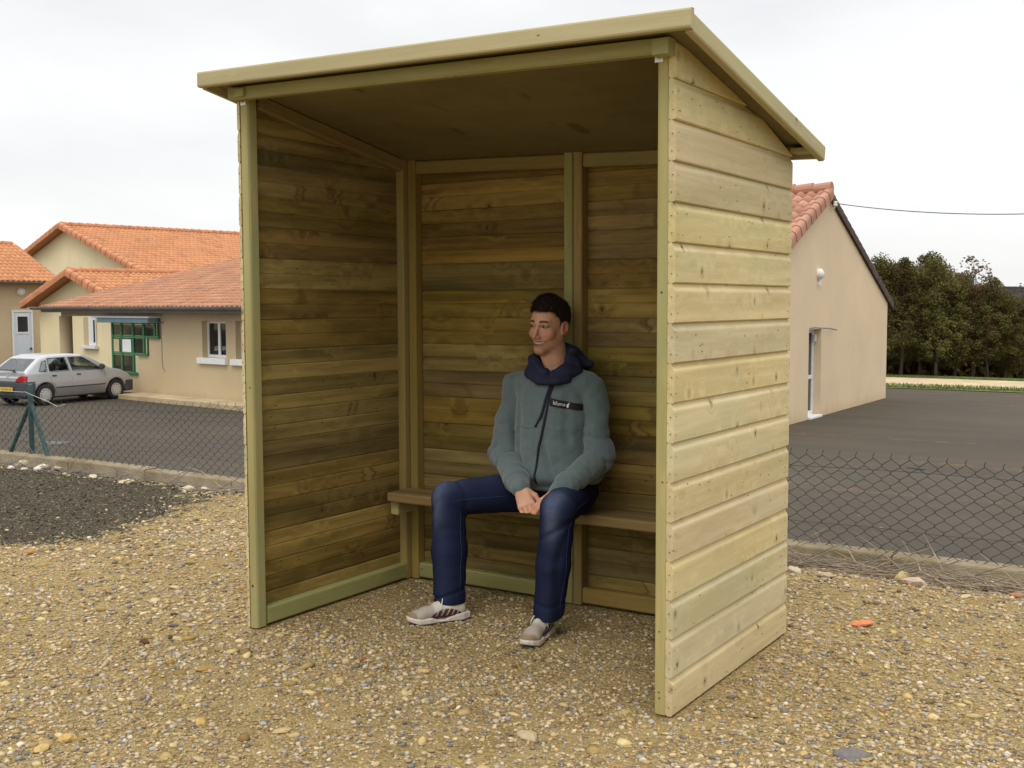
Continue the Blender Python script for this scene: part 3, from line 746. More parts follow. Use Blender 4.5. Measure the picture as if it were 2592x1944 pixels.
# (u, v) picks in the photograph turned into ground positions beforehand
# single rocks near the kerb and in the foreground
for nm, x, y, s, lb, cat, col, sd, fl in (
    ('stone', -5.19, 2.60, .060, 'biggest white rock lying by the kerb left of the shelter', 'rock', (0.541, 0.496, 0.395), 11, .6),
    ('stone', -4.93, 2.55, .052, 'cream rock just right of the biggest white rock by the kerb', 'rock', (0.508, 0.424, 0.281), 12, .5),
    ('stone', -5.48, 2.58, .055, 'rounded cream rock right of the fence post foot', 'rock', (0.492, 0.416, 0.289), 13, .7),
    ('stone', -5.93, 2.57, .055, 'pale rock lying left of the green fence post foot', 'rock', (0.508, 0.440, 0.319), 14, .6),
    ('stone', -5.315, 2.376, .028, 'small white stone on the dark chippings, left one of a pair', 'stone', (0.607, 0.576, 0.502), 15, .8),
    ('stone', -5.20, 2.42, .034, 'small white stone on the dark chippings, right one of a pair', 'stone', (0.607, 0.576, 0.502), 16, .6),
    ('stone', -4.97, 2.392, .030, 'upright white stone on dark chippings in front of the biggest white rock', 'stone', (0.574, 0.544, 0.456), 17, .9),
    ('stone', -3.871, 2.423, .058, 'flat cream slab at the edge of the dark chippings', 'rock', (0.541, 0.448, 0.289), 18, .3),
    ('stone', -4.321, 2.458, .040, 'flat pale stone among dry stems left of the cream slab', 'stone', (0.492, 0.432, 0.319), 19, .35),
    ('stone', -3.162, 2.438, .045, 'angular cream rock at the tip of the dark chippings', 'rock', (0.508, 0.432, 0.304), 20, .7),
    ('stone', -3.13, 2.57, .032, 'small cream rock against the kerb nearest the shelter on the left', 'rock', (0.508, 0.440, 0.304), 22, .7),
    ('stone', -2.104, .379, .032, 'orange brown stone on the near edge of the dark chippings', 'stone', (0.394, 0.216, 0.084), 23, .55),
    ('stone', 2.205, 2.24, .055, 'pale pinkish rock by the kerb right of the shelter', 'rock', (0.476, 0.368, 0.274), 24, .5),
    ('stone', 2.13, 2.31, .036, 'yellowish pointed rock touching the pale pinkish one', 'rock', (0.426, 0.344, 0.182), 25, 1.0),
    ('stone', 1.637, 2.171, .036, 'rounded cream rock next to the back right corner of the shelter', 'rock', (0.508, 0.432, 0.304), 26, .55),
    ('stone', 1.80, 2.149, .034, 'pale brown rock between the shelter corner and the pinkish rock', 'rock', (0.410, 0.336, 0.228), 27, .5),
    ('stone', 2.50, 2.52, .060, 'long flat limestone slab leaning by the kerb at the right', 'rock', (0.492, 0.416, 0.296), 28, .3),
    ('stone', 2.664, 2.311, .036, 'reddish stone at the far right near the kerb', 'stone', (0.328, 0.184, 0.106), 29, .5),
    ('stone', 2.47, 2.108, .026, 'cream flat stone at the right edge of the dry stems', 'stone', (0.492, 0.400, 0.251), 30, .35),
    ('stone', .669, -.866, .024, 'yellow ochre stone in the left foreground, the one nearest the shelter', 'stone', (0.476, 0.336, 0.122), 31, .55),
    ('stone', .428, -1.193, .024, 'tall yellow ochre stone at the bottom left of the gravel', 'stone', (0.492, 0.344, 0.129), 32, .7),
    ('stone', .423, -1.282, .026, 'flat yellow ochre stone next to the tall one at the bottom left', 'stone', (0.492, 0.360, 0.152), 33, .5),
    ('stone', -.186, -.394, .018, 'dark brown stone left of the front left post', 'stone', (0.107, 0.064, 0.034), 34, .7),
    ('stone', .692, -.075, .014, 'small brick red stone before the open front of the shelter', 'stone', (0.271, 0.080, 0.038), 35, .5),
    ('stone', 1.634, -.392, .034, 'large pale ochre stone half sunk before the front right post', 'stone', (0.426, 0.344, 0.205), 36, .35),
    ('stone', .947, -.778, .026, 'broad ochre stone in the middle foreground gravel', 'stone', (0.426, 0.320, 0.167), 37, .35)):
    rock(nm, x, y, s, lb, cat, 'single stones lying about the yard', col, sd, fl, sd*1.3)

# ------------------------------------------------------------------ kerb under the fence
mb = MB()
x = -9.0
while x < 6:
    L = 1.0 if x < 1 else rnd.choice([1.0, .98]); dz = rnd.uniform(-.006, .006); dy = rnd.uniform(-.006, .006)
    mb.box(x+.004, x+L-.004, 2.715+dy, 2.86+dy, -.30, .016+dz, .012, ax=0); x += L
kb = mb.build('kerb', M['concrete']); tag(kb, kind='structure')

# ------------------------------------------------------------------ chain link fence
FY = 2.80
CW, CH = .094, .074
def chain(x0, x1, zb, zt_fn, name, parent):
    mb = MB(); n = int((x1-x0)/CW)
    V = []; F = []
    def seg_tube(pts, r):
        b0 = len(V)
        for i, p in enumerate(pts):
            q0 = pts[max(0, i-1)]; q1 = pts[min(len(pts)-1, i+1)]
            dx, dz = q1[0]-q0[0], q1[2]-q0[2]; L = math.hypot(dx, dz) or 1; nx, nz_ = -dz/L, dx/L
            for a, b in ((1, 0), (0, 1), (-1, 0), (0, -1)):
                V.append((p[0]+nx*r*a, p[1]+r*b, p[2]+nz_*r*a))
        for i in range(len(pts)-1):
            for k in range(4):
                k2 = (k+1) % 4; F.append((b0+i*4+k, b0+i*4+k2, b0+i*4+4+k2, b0+i*4+4+k))
    def wob(x, z): return .010*math.sin(x*2.3+.5)+.006*math.sin(x*5.1+z*6), .006*math.sin(x*1.7)+.004*math.sin(x*7+z*9)
    for j in range(n+1):
        xc = x0 + j*CW; h = zt_fn(xc)-zb(xc); rows = max(2, int(round(h/(CH/2))))
        if rows % 2 == 1: rows += 1
        st = h/rows; pts = []
        for i in range(rows+1):
            sx = CW/2*(.5 if i % 2 == 0 else -.5)
            z = zb(xc) + i*st
            # flattened spiral: short steep bend at each crossing
            dyy = .0035 if i % 2 == 0 else -.0035
            wx, wz = wob(xc, z)
            for e in (-.16, .16):
                zz = z + e*st*(1 if 0 < i < rows else .2); xx = xc + sx*(1-.30*abs(e)/.16*.3)
                pts.append((xx+wz, FY+dyy+wx*.7, zz+wz*.6))
        # twisted barb on top
        top_ = pts[-1]; pts.append((top_[0]-.002, FY, top_[2]+.012)); pts.append((top_[0]+.006, FY+.002, top_[2]+.026))
        seg_tube(pts, .0021)
    # neighbour spiral is mirrored so that the wires interlink
        pts = [];
        for i in range(rows+1):
            sx = CW/2*(-.5 if i % 2 == 0 else .5); z = zb(xc)+i*st; wx, wz = wob(xc+CW/2, z)
            dyy = -.0035 if i % 2 == 0 else .0035
            for e in (-.16, .16):
                zz = z + e*st*(1 if 0 < i < rows else .2)
                pts.append((xc+CW/2+sx*(1-.09)+wz, FY+dyy+wx*.7, zz+wz*.6))
        seg_tube(pts, .0021)
    return mesh_obj(name, V, F, M['fence_wire'], parent)
fe = empty('chain_link_fence', (-5.68, FY, 0), 0, 'low sagging green chain link fence along the concrete kerb behind the shelter', 'fence')
def reparent(o, p):
    o.parent = p; o.matrix_parent_inverse = Matrix.Translation(-p.location)
fz = lambda x: .625-.11*(1-math.exp(-((x+5.68)/.16)**2)) + (.05*math.sin((x+5.6)*.35) if x > -5.6 else -.03) - .015*math.sin(x*3)
ftop = lambda x: (min(.60, .50+.075*min(1, (x+5.7)/2.4)) if x < -1 else .565-.045*min(1, (x+1)/2.4)) + .006*math.sin(x*4.1) if x > -5.7 else .47+.10*math.exp(-((x+5.7)/.3)**2)
fbot = lambda x: .008 + .006*math.sin(x*2.9) + .004*math.sin(x*7.7)
ch = chain(-8.6, 5.2, fbot, ftop, 'wire_mesh', None); reparent(ch, fe)
mb = MB(); xs = np.arange(-8.6, 5.3, .12)
mb.tube([(x, FY-.002+.004*math.sin(x*3), ftop(x)-.055-.012*math.sin(x*1.1)**2) for x in xs if x > -4.6], .0014, 5)
mb.tube([(x, FY-.002, fbot(x)+.13+.010*math.sin(x*1.3)) for x in xs], .0013, 5)
w_ = mb.build('tension_wire', M['fence_wire'], None); reparent(w_, fe)
mb = MB(); mb.tube([(-8.6, FY-.03, .60), (-7.2, FY-.03, .575), (-5.70, FY-.03, .585), (-5.66, FY-.035, .588), (-5.55, FY-.03, .56), (-5.35, FY-.03, .52), (-5.22, FY-.02, .475), (-5.12, FY-.01, .50)], .0022, 6)
w_ = mb.build('loose_wire', M['pale_wire'], None); reparent(w_, fe); w_['label'] = 'pale loose wire tied to the fence post'
mb = MB(); mb.tube([(2.03, FY-.006, .487), (2.125, FY-.006, .482)], .0042, 6); w_ = mb.build('wire_clip', M['fence_green'], None); reparent(w_, fe)
mb = MB()
mb.lathe((-5.68, FY+.03, -.05), (0, 0, 1), [(.0235, 0), (.0235, .685), (.020, .70), (.01, .705)], 16)
po = autosmooth(mb.build('post', M['fence_green'], None)); reparent(po, fe)
mb = MB(); mb.lathe((-5.68, FY+.03, .575), (0, 0, 1), [(.026, 0), (.026, .02)], 16); c_ = mb.build('collar', M['darkmetal'], None); c_.parent = po
for sx in (-1, 1):
    mb = MB(); a = Vector((-5.68+sx*.012, FY+.03, .47)); b = Vector((-5.68+sx*(.315 if sx < 0 else .30), FY+.0, -.03)); mb.tube([a, b], .019, 10)
    br = mb.build('brace', M['fence_green'], None); br.parent = po
    autosmooth(br)

# ------------------------------------------------------------------ dry stems lying along the kerb
def stems(name, n, x0, x1, mat, label, seed, ymu=2.52, ysg=.10):
    r = random.Random(seed); mb = MB()
    for i in range(n):
        x = r.uniform(x0, x1); y = min(2.69, r.gauss(ymu, ysg)); L = r.uniform(.08, .42); a = r.gauss(0, .28)+(math.pi if r.random() < .5 else 0); el = r.random()**6*.7
        z = float(gz(x, y))+.004+r.random()*.012; pts = []
        for k in range(5):
            u = k/4*L; pts.append((x+math.cos(a)*u, min(2.692, y+math.sin(a)*u*.8), z+math.sin(el)*u + .012*math.sin(u*9+i)))
            a += r.gauss(0, .12)
        mb.tube(pts, [.0030, .0028, .0024, .0019, .0012], 4, cap=False)
    return tag(mb.build(name, mat), label, 'dry stems', kind='stuff')
stems('dry_stems', 300, 1.1, 3.6, M['stem'], 'thin straw coloured dry stems tangled along the kerb right of the shelter', 3, 2.47, .11)
stems('dead_twigs', 340, 1.1, 3.6, M['stem_grey'], 'grey brown dead twigs heaped against the kerb right of the shelter', 4, 2.50, .09)
stems('dry_stems', 330, -6.8, -2.5, M['stem_grey'], 'dry grey stems lying along the kerb left of the shelter', 5, 2.54, .07)
mb = MB()
for p in ([(2.28, 2.60, -.03), (2.20, 2.70, .06), (2.14, 2.72, .155)], [(1.95, 2.62, -.05), (2.08, 2.64, .0), (2.22, 2.66, .05)], [(2.1, 2.45, -.03), (2.3, 2.38, -.01), (2.55, 2.42, .0), (2.9, 2.36, .01)], [(1.75, 2.72, .02), (1.82, 2.62, -.02), (1.93, 2.5, -.04)],
          [(2.45, 2.2, -.02), (2.2, 2.4, .03), (2.15, 2.52, .07)], [(-3.0, 2.62, -.03), (-3.2, 2.6, .08), (-3.35, 2.58, .11)], [(-2.7, 2.2, .01), (-2.55, 2.3, .05)], [(1.9, 2.3, -.02), (2.3, 2.2, .0), (2.75, 2.16, .0)]):
    mb.tube(p, [.004]*(len(p)-1)+[.002], 5)
tag(mb.build('long_dry_stems', M['stem']), 'a few longer dry stems leaning up against the kerb', 'dry stems', kind='stuff')
# ------------------------------------------------------------------ school buildings, in axes turned 8 degrees
BA = -math.radians(8)
def blocal(name, label, cat='building', group=None):
    return empty(name, (0, 0, LZ), BA, label, cat, group)
def quadbox(mb, s0, s1, t0, t1, z0, z1, c=0): mb.box(s0, s1, t0, t1, z0-LZ, z1-LZ, c)
def poly_prism(mb, pts, t0, t1):
    """vertical polygon in (s,z) extruded along t"""
    n = len(pts); V = [(s, t0, z-LZ) for s, z in pts]+[(s, t1, z-LZ) for s, z in pts]
    F = [tuple(range(n)), tuple(range(2*n-1, n-1, -1))]+[((i+1) % n, i, n+i, n+(i+1) % n) for i in range(n)]
    mb.raw(V, F)
def tile_roof(name, parent, P0, U, L, Vd, Wd, pitch=.21, row=.36, mat=None, clip=None, amp=.035, seed=0, th=.05):
    """roof slope: origin P0 (eave corner), U unit vector along eave (length L), Vd unit vector up the slope (length Wd)"""
    r = np.random.default_rng(seed); U = np.array(U, float); Vd = np.array(Vd, float); N = np.cross(U, Vd); N /= np.linalg.norm(N)
    if N[2] < 0: N = -N
    nc = int(round(L/pitch)); pitch = L/nc; nr = int(round(Wd/row)); row = Wd/nr
    prof = [(0, .0), (.16, .55), (.32, .95), (.5, 1.0), (.66, .75), (.78, .1), (.88, -.35), (.999, -.1)]
    np_ = len(prof)
    pa = np.array([p[0] for p in prof])*pitch; ph = np.array([p[1] for p in prof])*amp
    a = (np.arange(nc)[:, None]*pitch+pa[None]).ravel(); hgt = np.tile(ph, nc)
    m = len(a); rowsV = []; tints = []
    tint = r.uniform(0, 1, (nr, nc, 2))
    F = []; b = 0; Vs = []
    for i in range(nr):
        jit = np.repeat(r.uniform(-.008, .008, nc), np_)
        for e, lift in ((0.0, .022), (1.08, .0)):
            v = (i+e)*row if i+e <= nr else Wd
            Vs.append(P0 + a[:, None]*U + (v+jit*(e == 0))[:, None]*Vd + (hgt+lift)[:, None]*N)
            tt = np.zeros((m, 3)); tt[:, :2] = np.repeat(tint[i], np_, 0); rowsV.append(tt)
        # front lip
        Vs.append(P0 + a[:, None]*U + (i*row+jit)[:, None]*Vd + (hgt+.004-.012)[:, None]*N); rowsV.append(tt)
        k = np.arange(m-1)
        F.append(np.stack([b+k, b+k+1, b+m+k+1, b+m+k], 1)); F.append(np.stack([b+2*m+k, b+2*m+k+1, b+k+1, b+k], 1)); b += 3*m
    V = np.concatenate(Vs); F = np.concatenate(F); T = np.concatenate(rowsV)
    if clip is not None:
        c = V[F].mean(1); F = F[clip(c)]
        used = np.unique(F); mp_ = -np.ones(len(V), int); mp_[used] = np.arange(len(used)); V = V[used]; T = T[used]; F = mp_[F]
    o = mesh_obj(name, V, F, mat, parent, False, {'tint': T})
    return o
def slab(name, parent, P0, U, L, Vd, Wd, mat, t=.12):
    P0, U, Vd = map(lambda q: Vector(q), (P0, U, Vd)); N = U.cross(Vd).normalized(); N = N if N.z > 0 else -N
    q = [P0, P0+U*L, P0+U*L+Vd*Wd, P0+Vd*Wd]; V = [p-N*.015 for p in q]+[p-N*t for p in q]
    return mesh_obj(name, V, [(0, 1, 2, 3), (7, 6, 5, 4), (0, 4, 5, 1), (1, 5, 6, 2), (2, 6, 7, 3), (3, 7, 4, 0)], mat, parent)
def verge(parent, P0, Vd, Wd, mat, r=.11, n=None, name='verge_tiles', step=.42, side=(1, 0, 0)):
    P0 = Vector(P0); Vd = Vector(Vd).normalized(); n = n or int(round(Wd/step)); st = Wd/n; mb = MB()
    S = Vector(side); N = S.cross(Vd).normalized(); N = N if N.z > 0 else -N
    for i in range(n):
        ra, rb = r*1.06, r*.93; V = []; a0 = P0+Vd*(i*st); a1 = P0+Vd*((i+1)*st-.012)
        angs = [math.pi*k/8 for k in range(9)]
        for a, rr in ((a0, ra), (a1, rb)):
            V += [a+S*(math.cos(t)*rr)+N*(math.sin(t)*rr) for t in angs]
            V += [a-S*rr-N*.16, a+S*rr-N*.16]
        m = 11; F = [(k, (k+1) % m, m+(k+1) % m, m+k) for k in range(m)]+[tuple(range(m-1, -1, -1)), tuple(range(m, 2*m))]
        mb.raw(V, F, None, (rnd.random(), rnd.random(), 0))
    o = mb.build(name, mat, parent); autosmooth(o, 50); return o

def up(slope): k = math.hypot(1, slope); return (0, 1/k, slope/k)
# --- A: long low building with recessed porch
A = blocal('school_building', 'low beige building with tiled roof, blue canopy, stepped green entrance and white windows')
tA = 15.2; sl_ = .232
mb = MB()
def sp(*p): return p
# front wall pieces (butted), wall thickness .3
def wallbox(s0, s1, z0, z1): quadbox(mb, s0, s1, tA, tA+.3, z0, z1)
wins = [(-22.98, -21.86), (-21.42, -20.3), (-18.9, -17.8)]
wz0, wz1 = -.10, .92
wallbox(-30.85, -25.05, 1.02, 1.25)                      # beam over the porch
# stepped edge: polygon
poly_prism(mb, [(-26.93, LZ), (-26.93, -.71), (-26.28, -.71), (-26.28, -.14), (-25.69, -.14), (-25.69, .38), (-25.05, .38), (-25.05, LZ)], tA, tA+.3)
xs_ = -25.05
for a, b in wins:
    wallbox(xs_, a, LZ, 1.25); wallbox(a, b, LZ, wz0); wallbox(a, b, wz1, 1.25); xs_ = b
wallbox(xs_, -16.4, LZ, 1.25)
# end and back walls
quadbox(mb, -16.4, -16.1, tA, 31.7, LZ, 1.25); quadbox(mb, -27.0, -16.4, 31.4, 31.7, LZ, 1.25)
quadbox(mb, -25.35, -25.05, tA+.3, tA+3.2, LZ, 1.24)
zr = 1.30+.5*sl_
poly_prism(mb, [(-16.4, 1.25), (-16.1, 1.25), (-16.1, 1.26), (-16.4, 1.26)], tA, tA+.1)
mb.build('wall', M['beige'], A)
# gable ends under the roof
for s0 in (-30.85, -16.38):
    mb = MB(); V = [(s, t, z-LZ) for s in (s0, s0+.25) for t, z in ((tA+.02, 1.255), (31.6, 1.255), (31.6, 1.33), (23.2, 1.22+sl_*8.4), (tA+.02, 1.28))]
    mb.raw(V, [(0, 1, 2, 3, 4), (9, 8, 7, 6, 5)]+[((i+1) % 5, i, 5+i, 5+(i+1) % 5) for i in range(5)]); mb.build('gable_wall', M['yellow'] if s0 < -20 else M['beige'], A)
# rear porch wall (set back), with a small window
Lr = 15.3; Wr = 8.75
r1 = tile_roof('roof', A, (-31.25, 14.68, 1.30-LZ), (1, 0, 0), Lr, up(sl_), Wr, .215, .38, M['tile_old'], seed=1)
slab('roof_deck', r1, (-31.2, 14.72, 1.30-LZ), (1, 0, 0), Lr-.1, up(sl_), Wr, M['dark_tile'])
k_ = math.hypot(1, sl_)
tr, zr_ = 14.68+Wr/k_, 1.30+Wr*sl_/k_
r2 = tile_roof('roof', A, (-31.25, tr+Wr/k_, 1.30-LZ), (1, 0, 0), Lr, (0, -1/k_, sl_/k_), Wr, .215, .38, M['tile_old'], seed=2)
slab('roof_deck', r2, (-31.2, tr+Wr/k_-.04, 1.30-LZ), (1, 0, 0), Lr-.1, (0, -1/k_, sl_/k_), Wr, M['dark_tile'])
mb = MB()
for i in range(34): mb.tube([(-31.2+i*.45, tr, zr_-LZ+.0), (-31.2+(i+1)*.45+.05, tr, zr_-LZ-.012)], [.13, .115], 10)
mb.build('ridge_tiles', M['tile_old'], r1)
# left verge: wavy dark edge
mb = MB(); k = 0
for i in range(24):
    a = Vector((-31.22, 14.70, 1.30-LZ)); d = Vector(up(sl_)); p = a+d*(i*.363); mb.tube([p+Vector((0, 0, -.03)), p+d*.37+Vector((0, 0, -.055))], [.055, .045], 8)
mb.build('verge_tiles', M['dark_tile'], r1)
# gutter
mb = MB(); n = 12; V = []; 
pts = [(math.cos(a)*.085, math.sin(a)*.085) for a in [math.pi+math.pi*i/8 for i in range(9)]]
prof = pts+[(a*.85, b*.85+.004) for a, b in reversed(pts)]
mb.prism((-31.6, 14.60, 1.305-LZ), (1, 0, 0), (0, 1, 0), (0, 0, 1), prof, 0, 15.8); gt = mb.build('gutter', M['gutter'], A); autosmooth(gt)
mb = MB(); quadbox(mb, -31.2, -15.9, 14.71, 14.735, 1.14, 1.30); mb.build('eaves_board', M['gutter'], A)
# column
mb = MB(); mb.lathe((-30.86, tA+.16, 0), (0, 0, 1), [(.20, 0), (.20, 2.365)], 28); autosmooth(mb.build('column', M['beige'], A))
# blue canopy over the entrance
mb = MB(); quadbox(mb, -28.15, -25.0, tA-.42, tA+.02, .985, 1.035, .005); cp = mb.build('canopy', M['greyblue'], A)
mb = MB(); quadbox(mb, -27.95, -25.15, tA-.36, tA+.0, .84, .983, .01); mb.build('canopy_fascia', M['blue'], cp)
# green frame with panes in steps
ge = blocal('green_entrance', 'x')
bpy.data.objects.remove(ge)
mb = MB(); bars = []
t0, t1 = tA-.08, tA-.02
def gb(s0, s1, z0, z1, d=0): quadbox(mb, s0, s1, t0+d, t1-d, z0, z1, .006)
cols = [-27.62, -27.1, -26.45, -25.86, -25.27]
zrow = [.86, .28, -.34, -.93]
for i, s in enumerate(cols): gb(s-.04, s+.04, [LZ+.02, LZ+.02, -.705, -.135, .385][i], .86)
for j, z in enumerate((.42, -.10, -.67)):
    gb(cols[0]+.04, [-25.07, -25.70, -26.29][j], z-.034, z+.034, .004)
gb(cols[0]+.04, cols[4]-.04, .80, .86, .004)
gf = mb.build('entrance_frame', M['green'], A)
mb = MB(); mb.cur = 0
for a, b, z0, z1 in ((-27.58, -27.14, -.63, -.14), (-27.58, -27.14, -.06, .38), (-27.58, -27.14, .46, .79), (-27.06, -26.49, .46, .79), (-27.06, -26.49, -.06, .38), (-27.06, -26.49, -.63, -.14), (-26.41, -25.90, .46, .79), (-25.82, -25.31, .46, .79), (-26.41, -25.90, -.06, .38)):
    quadbox(mb, a, b, tA-.055, tA-.050, z0, z1)
mb.build('pane', M['glass'], gf)
mb = MB(); quadbox(mb, -27.02, -26.53, tA-.085, tA-.081, -.04, .34); mb.build('notice', M['white'], gf)
mb = MB(); quadbox(mb, -27.52, -27.2, tA-.085, tA-.081, -.04, .34); mb.build('notice', M['beige'], gf)
# inner green door with dark glass further in
mb = MB(); 
for s in (-28.3, -27.7, -27.1, -26.5): quadbox(mb, s-.05, s+.05, tA+1.55, tA+1.62, LZ, 1.0)
for z in (LZ+.1, -.35, .9): quadbox(mb, -28.25, -26.55, tA+1.56, tA+1.61, z-.05, z+.05)
dr = mb.build('door', M['green'], A)
mb = MB(); quadbox(mb, -27.68, -26.52, tA+1.62, tA+1.64, LZ+.1, .9); mb.build('pane', M['interior'], dr)
for s, z0, z1 in ((-26.25, -.1, -.05), (-26.25, .45, .5)):
    mb = MB(); quadbox(mb, s, s+1.1, tA+.9, tA+.95, z0, z1); mb.build('handrail', M['darkmetal'], A)
# windows
for i, (a, b) in enumerate(wins):
    mb = MB(); t_ = tA+.17
    for x0, x1, z0, z1 in ((a, a+.07, wz0, wz1), (b-.07, b, wz0, wz1), (a+.07, b-.07, wz1-.07, wz1), (a+.07, b-.07, wz0, wz0+.08), ((a+b)/2-.05, (a+b)/2+.05, wz0+.08, wz1-.07)):
        quadbox(mb, x0, x1, t_, t_+.06, z0, z1, .004)
    wf = mb.build('window', M['white'], A)
    mb = MB(); quadbox(mb, a+.07, b-.07, t_+.025, t_+.03, wz0+.08, wz1-.07); mb.build('pane', M['glass'], wf)
    mb = MB(); quadbox(mb, a-.25, b+.10, tA+.9, tA+.95, wz0-.3, wz1+.3); mb.build('dark_room', M['interior'], wf)
    mb = MB(); quadbox(mb, a-.16, b+.06, tA-.09, tA+.165, wz0-.17, wz0-.004, .01); mb.build('sill', M['white'], wf)
# small wall wire
mb = MB(); mb.tube([(-25.0, tA-.01, .38-LZ), (-25.0, tA-.012, -.3-LZ), (-24.95, tA-.012, -.5-LZ), (-24.85, tA-.012, -.55-LZ)], .008, 5); mb.build('cable', M['gutter'], A)
mb = MB(); mb.tube([(-25.03, tA-.03, .90-LZ), (-25.03, tA-.03, .42-LZ)], .018, 6); mb.tube([(-25.2, tA-.03, .86-LZ), (-24.85, tA-.03, .86-LZ)], .014, 6); mb.build('downpipe', M['gutter'], A)
# pavement strip in front of building
pv = blocal('pavement', None, None); 
mb = MB(); quadbox(mb, -34, -15.5, 14.3, tA-.002, LZ-.1, LZ+.13, .01); pvm = mb.build('pavement', M['sand']); pvm.rotation_euler = (0, 0, BA); pvm.location = (0, 0, LZ); tag(pvm, kind='structure')
bpy.data.objects.remove(pv)

# --- C: small gabled wing with the yellow wall
Cb = blocal('gabled_wing', 'small pale yellow gabled wing with orange tiled roof, narrow window, behind the column')
tC = 18.45; sp_, zp = -35.7, 2.62; slc = .335; hw = 3.1; kc = math.hypot(1, slc)
zE = zp-slc*hw-.12
mb = MB(); poly_prism(mb, [(sp_-hw, LZ), (sp_-hw, zE), (sp_, zp-.13), (sp_+hw, zE), (sp_+hw, LZ)], tC, tC+.25)
quadbox(mb, sp_+hw, -27.0, tC+.01, tC+.24, LZ, 1.22)
quadbox(mb, sp_-hw, sp_-hw+.25, tC+.25, tC+6, LZ, zE-.05)
mb.build('wall', M['yellow'], Cb)
for sg in (-1, 1):
    e = (sp_+sg*(hw+.55), tC-.35, zp-slc*(hw+.55)-LZ); Ud = (0, 1, 0); Vd = (-sg/kc, 0, slc/kc)
    Wc = (hw+.55)*kc
    rf = tile_roof('roof', Cb, np.array(e), Ud, 7.5, Vd, Wc, .22, .36, M['tile_new'], seed=5+sg)
    slab('roof_deck', rf, e, Ud, 7.4, Vd, Wc, M['tile_edge'], .10)
    verge(rf, (e[0], tC-.42, e[2]), Vd, Wc, M['tile_edge'], .13, side=(0, 1, 0))
mb = MB()
for i in range(17): mb.tube([(sp_, tC-.4+i*.46, zp-LZ+.03), (sp_, tC-.4+(i+1)*.46+.04, zp-LZ+.015)], [.13, .12], 10)
mb.build('ridge_tiles', M['tile_edge'], Cb)
mb = MB(); s0, s1 = -35.35, -34.5
quadbox(mb, s0-.02, s0+.35, tC-.05, tC-.004, -.12, .92); wd = mb.build('window', M['beige'], Cb)
mb = MB(); quadbox(mb, s0+.35, s1, tC-.06, tC-.01, -.12, .92, .01); wf = mb.build('window_frame', M['white'], wd)
mb = MB(); quadbox(mb, s1-.14, s1-.03, tC-.068, tC-.062, .0, .82); mb.build('pane', M['interior'], wd)
mb = MB(); quadbox(mb, s0-.1, s1+.1, tC-.16, tC-.006, -.24, -.13, .01); mb.build('sill', M['white'], wd)

# --- D: low building at the far left, its eave running away from us, with a white door
Db = blocal('beige_outbuilding', 'beige building at the far left with orange tiled roof, white door and round wall lamp')
sD = -42.3; tD0, tD1 = 6.0, 21.0; zD = 2.36; rsD = -46.0; wdD = 46.0-41.85
mb = MB(); quadbox(mb, sD-.3, sD, tD0, tD1-.5, LZ, zD-.05); mb.build('wall', M['beige'], Db)
sld = .42; kd_ = math.hypot(1, sld)
mb = MB(); zt3 = zD-.05-LZ; zp3 = zt3+sld*3.7
for t3 in (tD0, tD1-.8):
    mb = MB(); mb.raw([(s, t, z) for t in (t3, t3+.3) for s, z in ((sD-.3, 0), (sD-7.4, 0), (sD-7.4, zt3), (sD-3.7, zp3-.1), (sD-.3, zt3))], [(0, 1, 2, 3, 4), (9, 8, 7, 6, 5)]+[((i+1) % 5, i, 5+i, 5+(i+1) % 5) for i in range(5)]); mb.build('gable_wall', M['beige'], Db)
WD = wdD*kd_
for sg in (1, -1):
    e = (rsD+sg*wdD, tD0, zD-LZ)
    rd = tile_roof('roof', Db, np.array(e), (0, 1, 0), tD1-tD0, (-sg/kd_, 0, sld/kd_), WD, .22, .38, M['tile_new'], seed=9+sg)
    slab('roof_deck', rd, e, (0, 1, 0), tD1-tD0-.05, (-sg/kd_, 0, sld/kd_), WD, M['dark_tile'], .10)
    verge(rd, (e[0], tD1+.02, e[2]-.05), (-sg/kd_, 0, sld/kd_), WD, M['tile_old'], .06, side=(0, 1, 0))
mb = MB()
for i in range(33): mb.tube([(rsD, tD0+i*.45, zD-LZ+sld*wdD+.02), (rsD, tD0+(i+1.08)*.45, zD-LZ+sld*wdD)], [.12, .11], 8)
mb.build('ridge_tiles', M['tile_edge'], Db)
mb = MB(); mb.prism((rsD+wdD+.06, tD0, zD-LZ-.02), (0, 1, 0), (1, 0, 0), (0, 0, 1), prof, 0, tD1-tD0); mb.build('gutter', M['gutter'], Db)
def dbox(mb, t0, t1, z0, z1, p, th, c=0): mb.box(sD+p, sD+p+th, t0, t1, z0-LZ, z1-LZ, c)
d0, d1 = 19.05, 19.78
mb = MB(); dbox(mb, d0, d1, LZ, 1.08, .004, .04, .008); dd = mb.build('door', M['greyblue'], Db)
mb = MB()
for q in ((d0-.08, d0-.002, LZ, 1.16), (d1+.002, d1+.08, LZ, 1.16), (d0, d1, 1.085, 1.16)): dbox(mb, *q, .005, .07, .005)
mb.build('door_frame', M['white'], dd)
mb = MB(); dbox(mb, d0+.10, d1-.10, .18, .98, .0455, .02, .004); dw = mb.build('window_frame', M['white'], dd)
mb = MB(); dbox(mb, d0+.15, d1-.15, .26, .90, .066, .004); mb.build('pane', M['interior'], dd)
mb = MB(); mb.lathe((sD+.045, d1-.06, -.45-LZ), (1, 0, 0), [(.03, 0), (.03, .06), (.05, .07), (.04, .1)], 10); mb.build('handle', M['darkmetal'], dd)
mb = MB(); mb.lathe((sD+.0, 19.4, 1.93-LZ), (1, 0, 0), [(.17, 0), (.17, .06), (.12, .12), (.04, .15)], 18); autosmooth(mb.build('wall_lamp', M['lampglass'], Db))

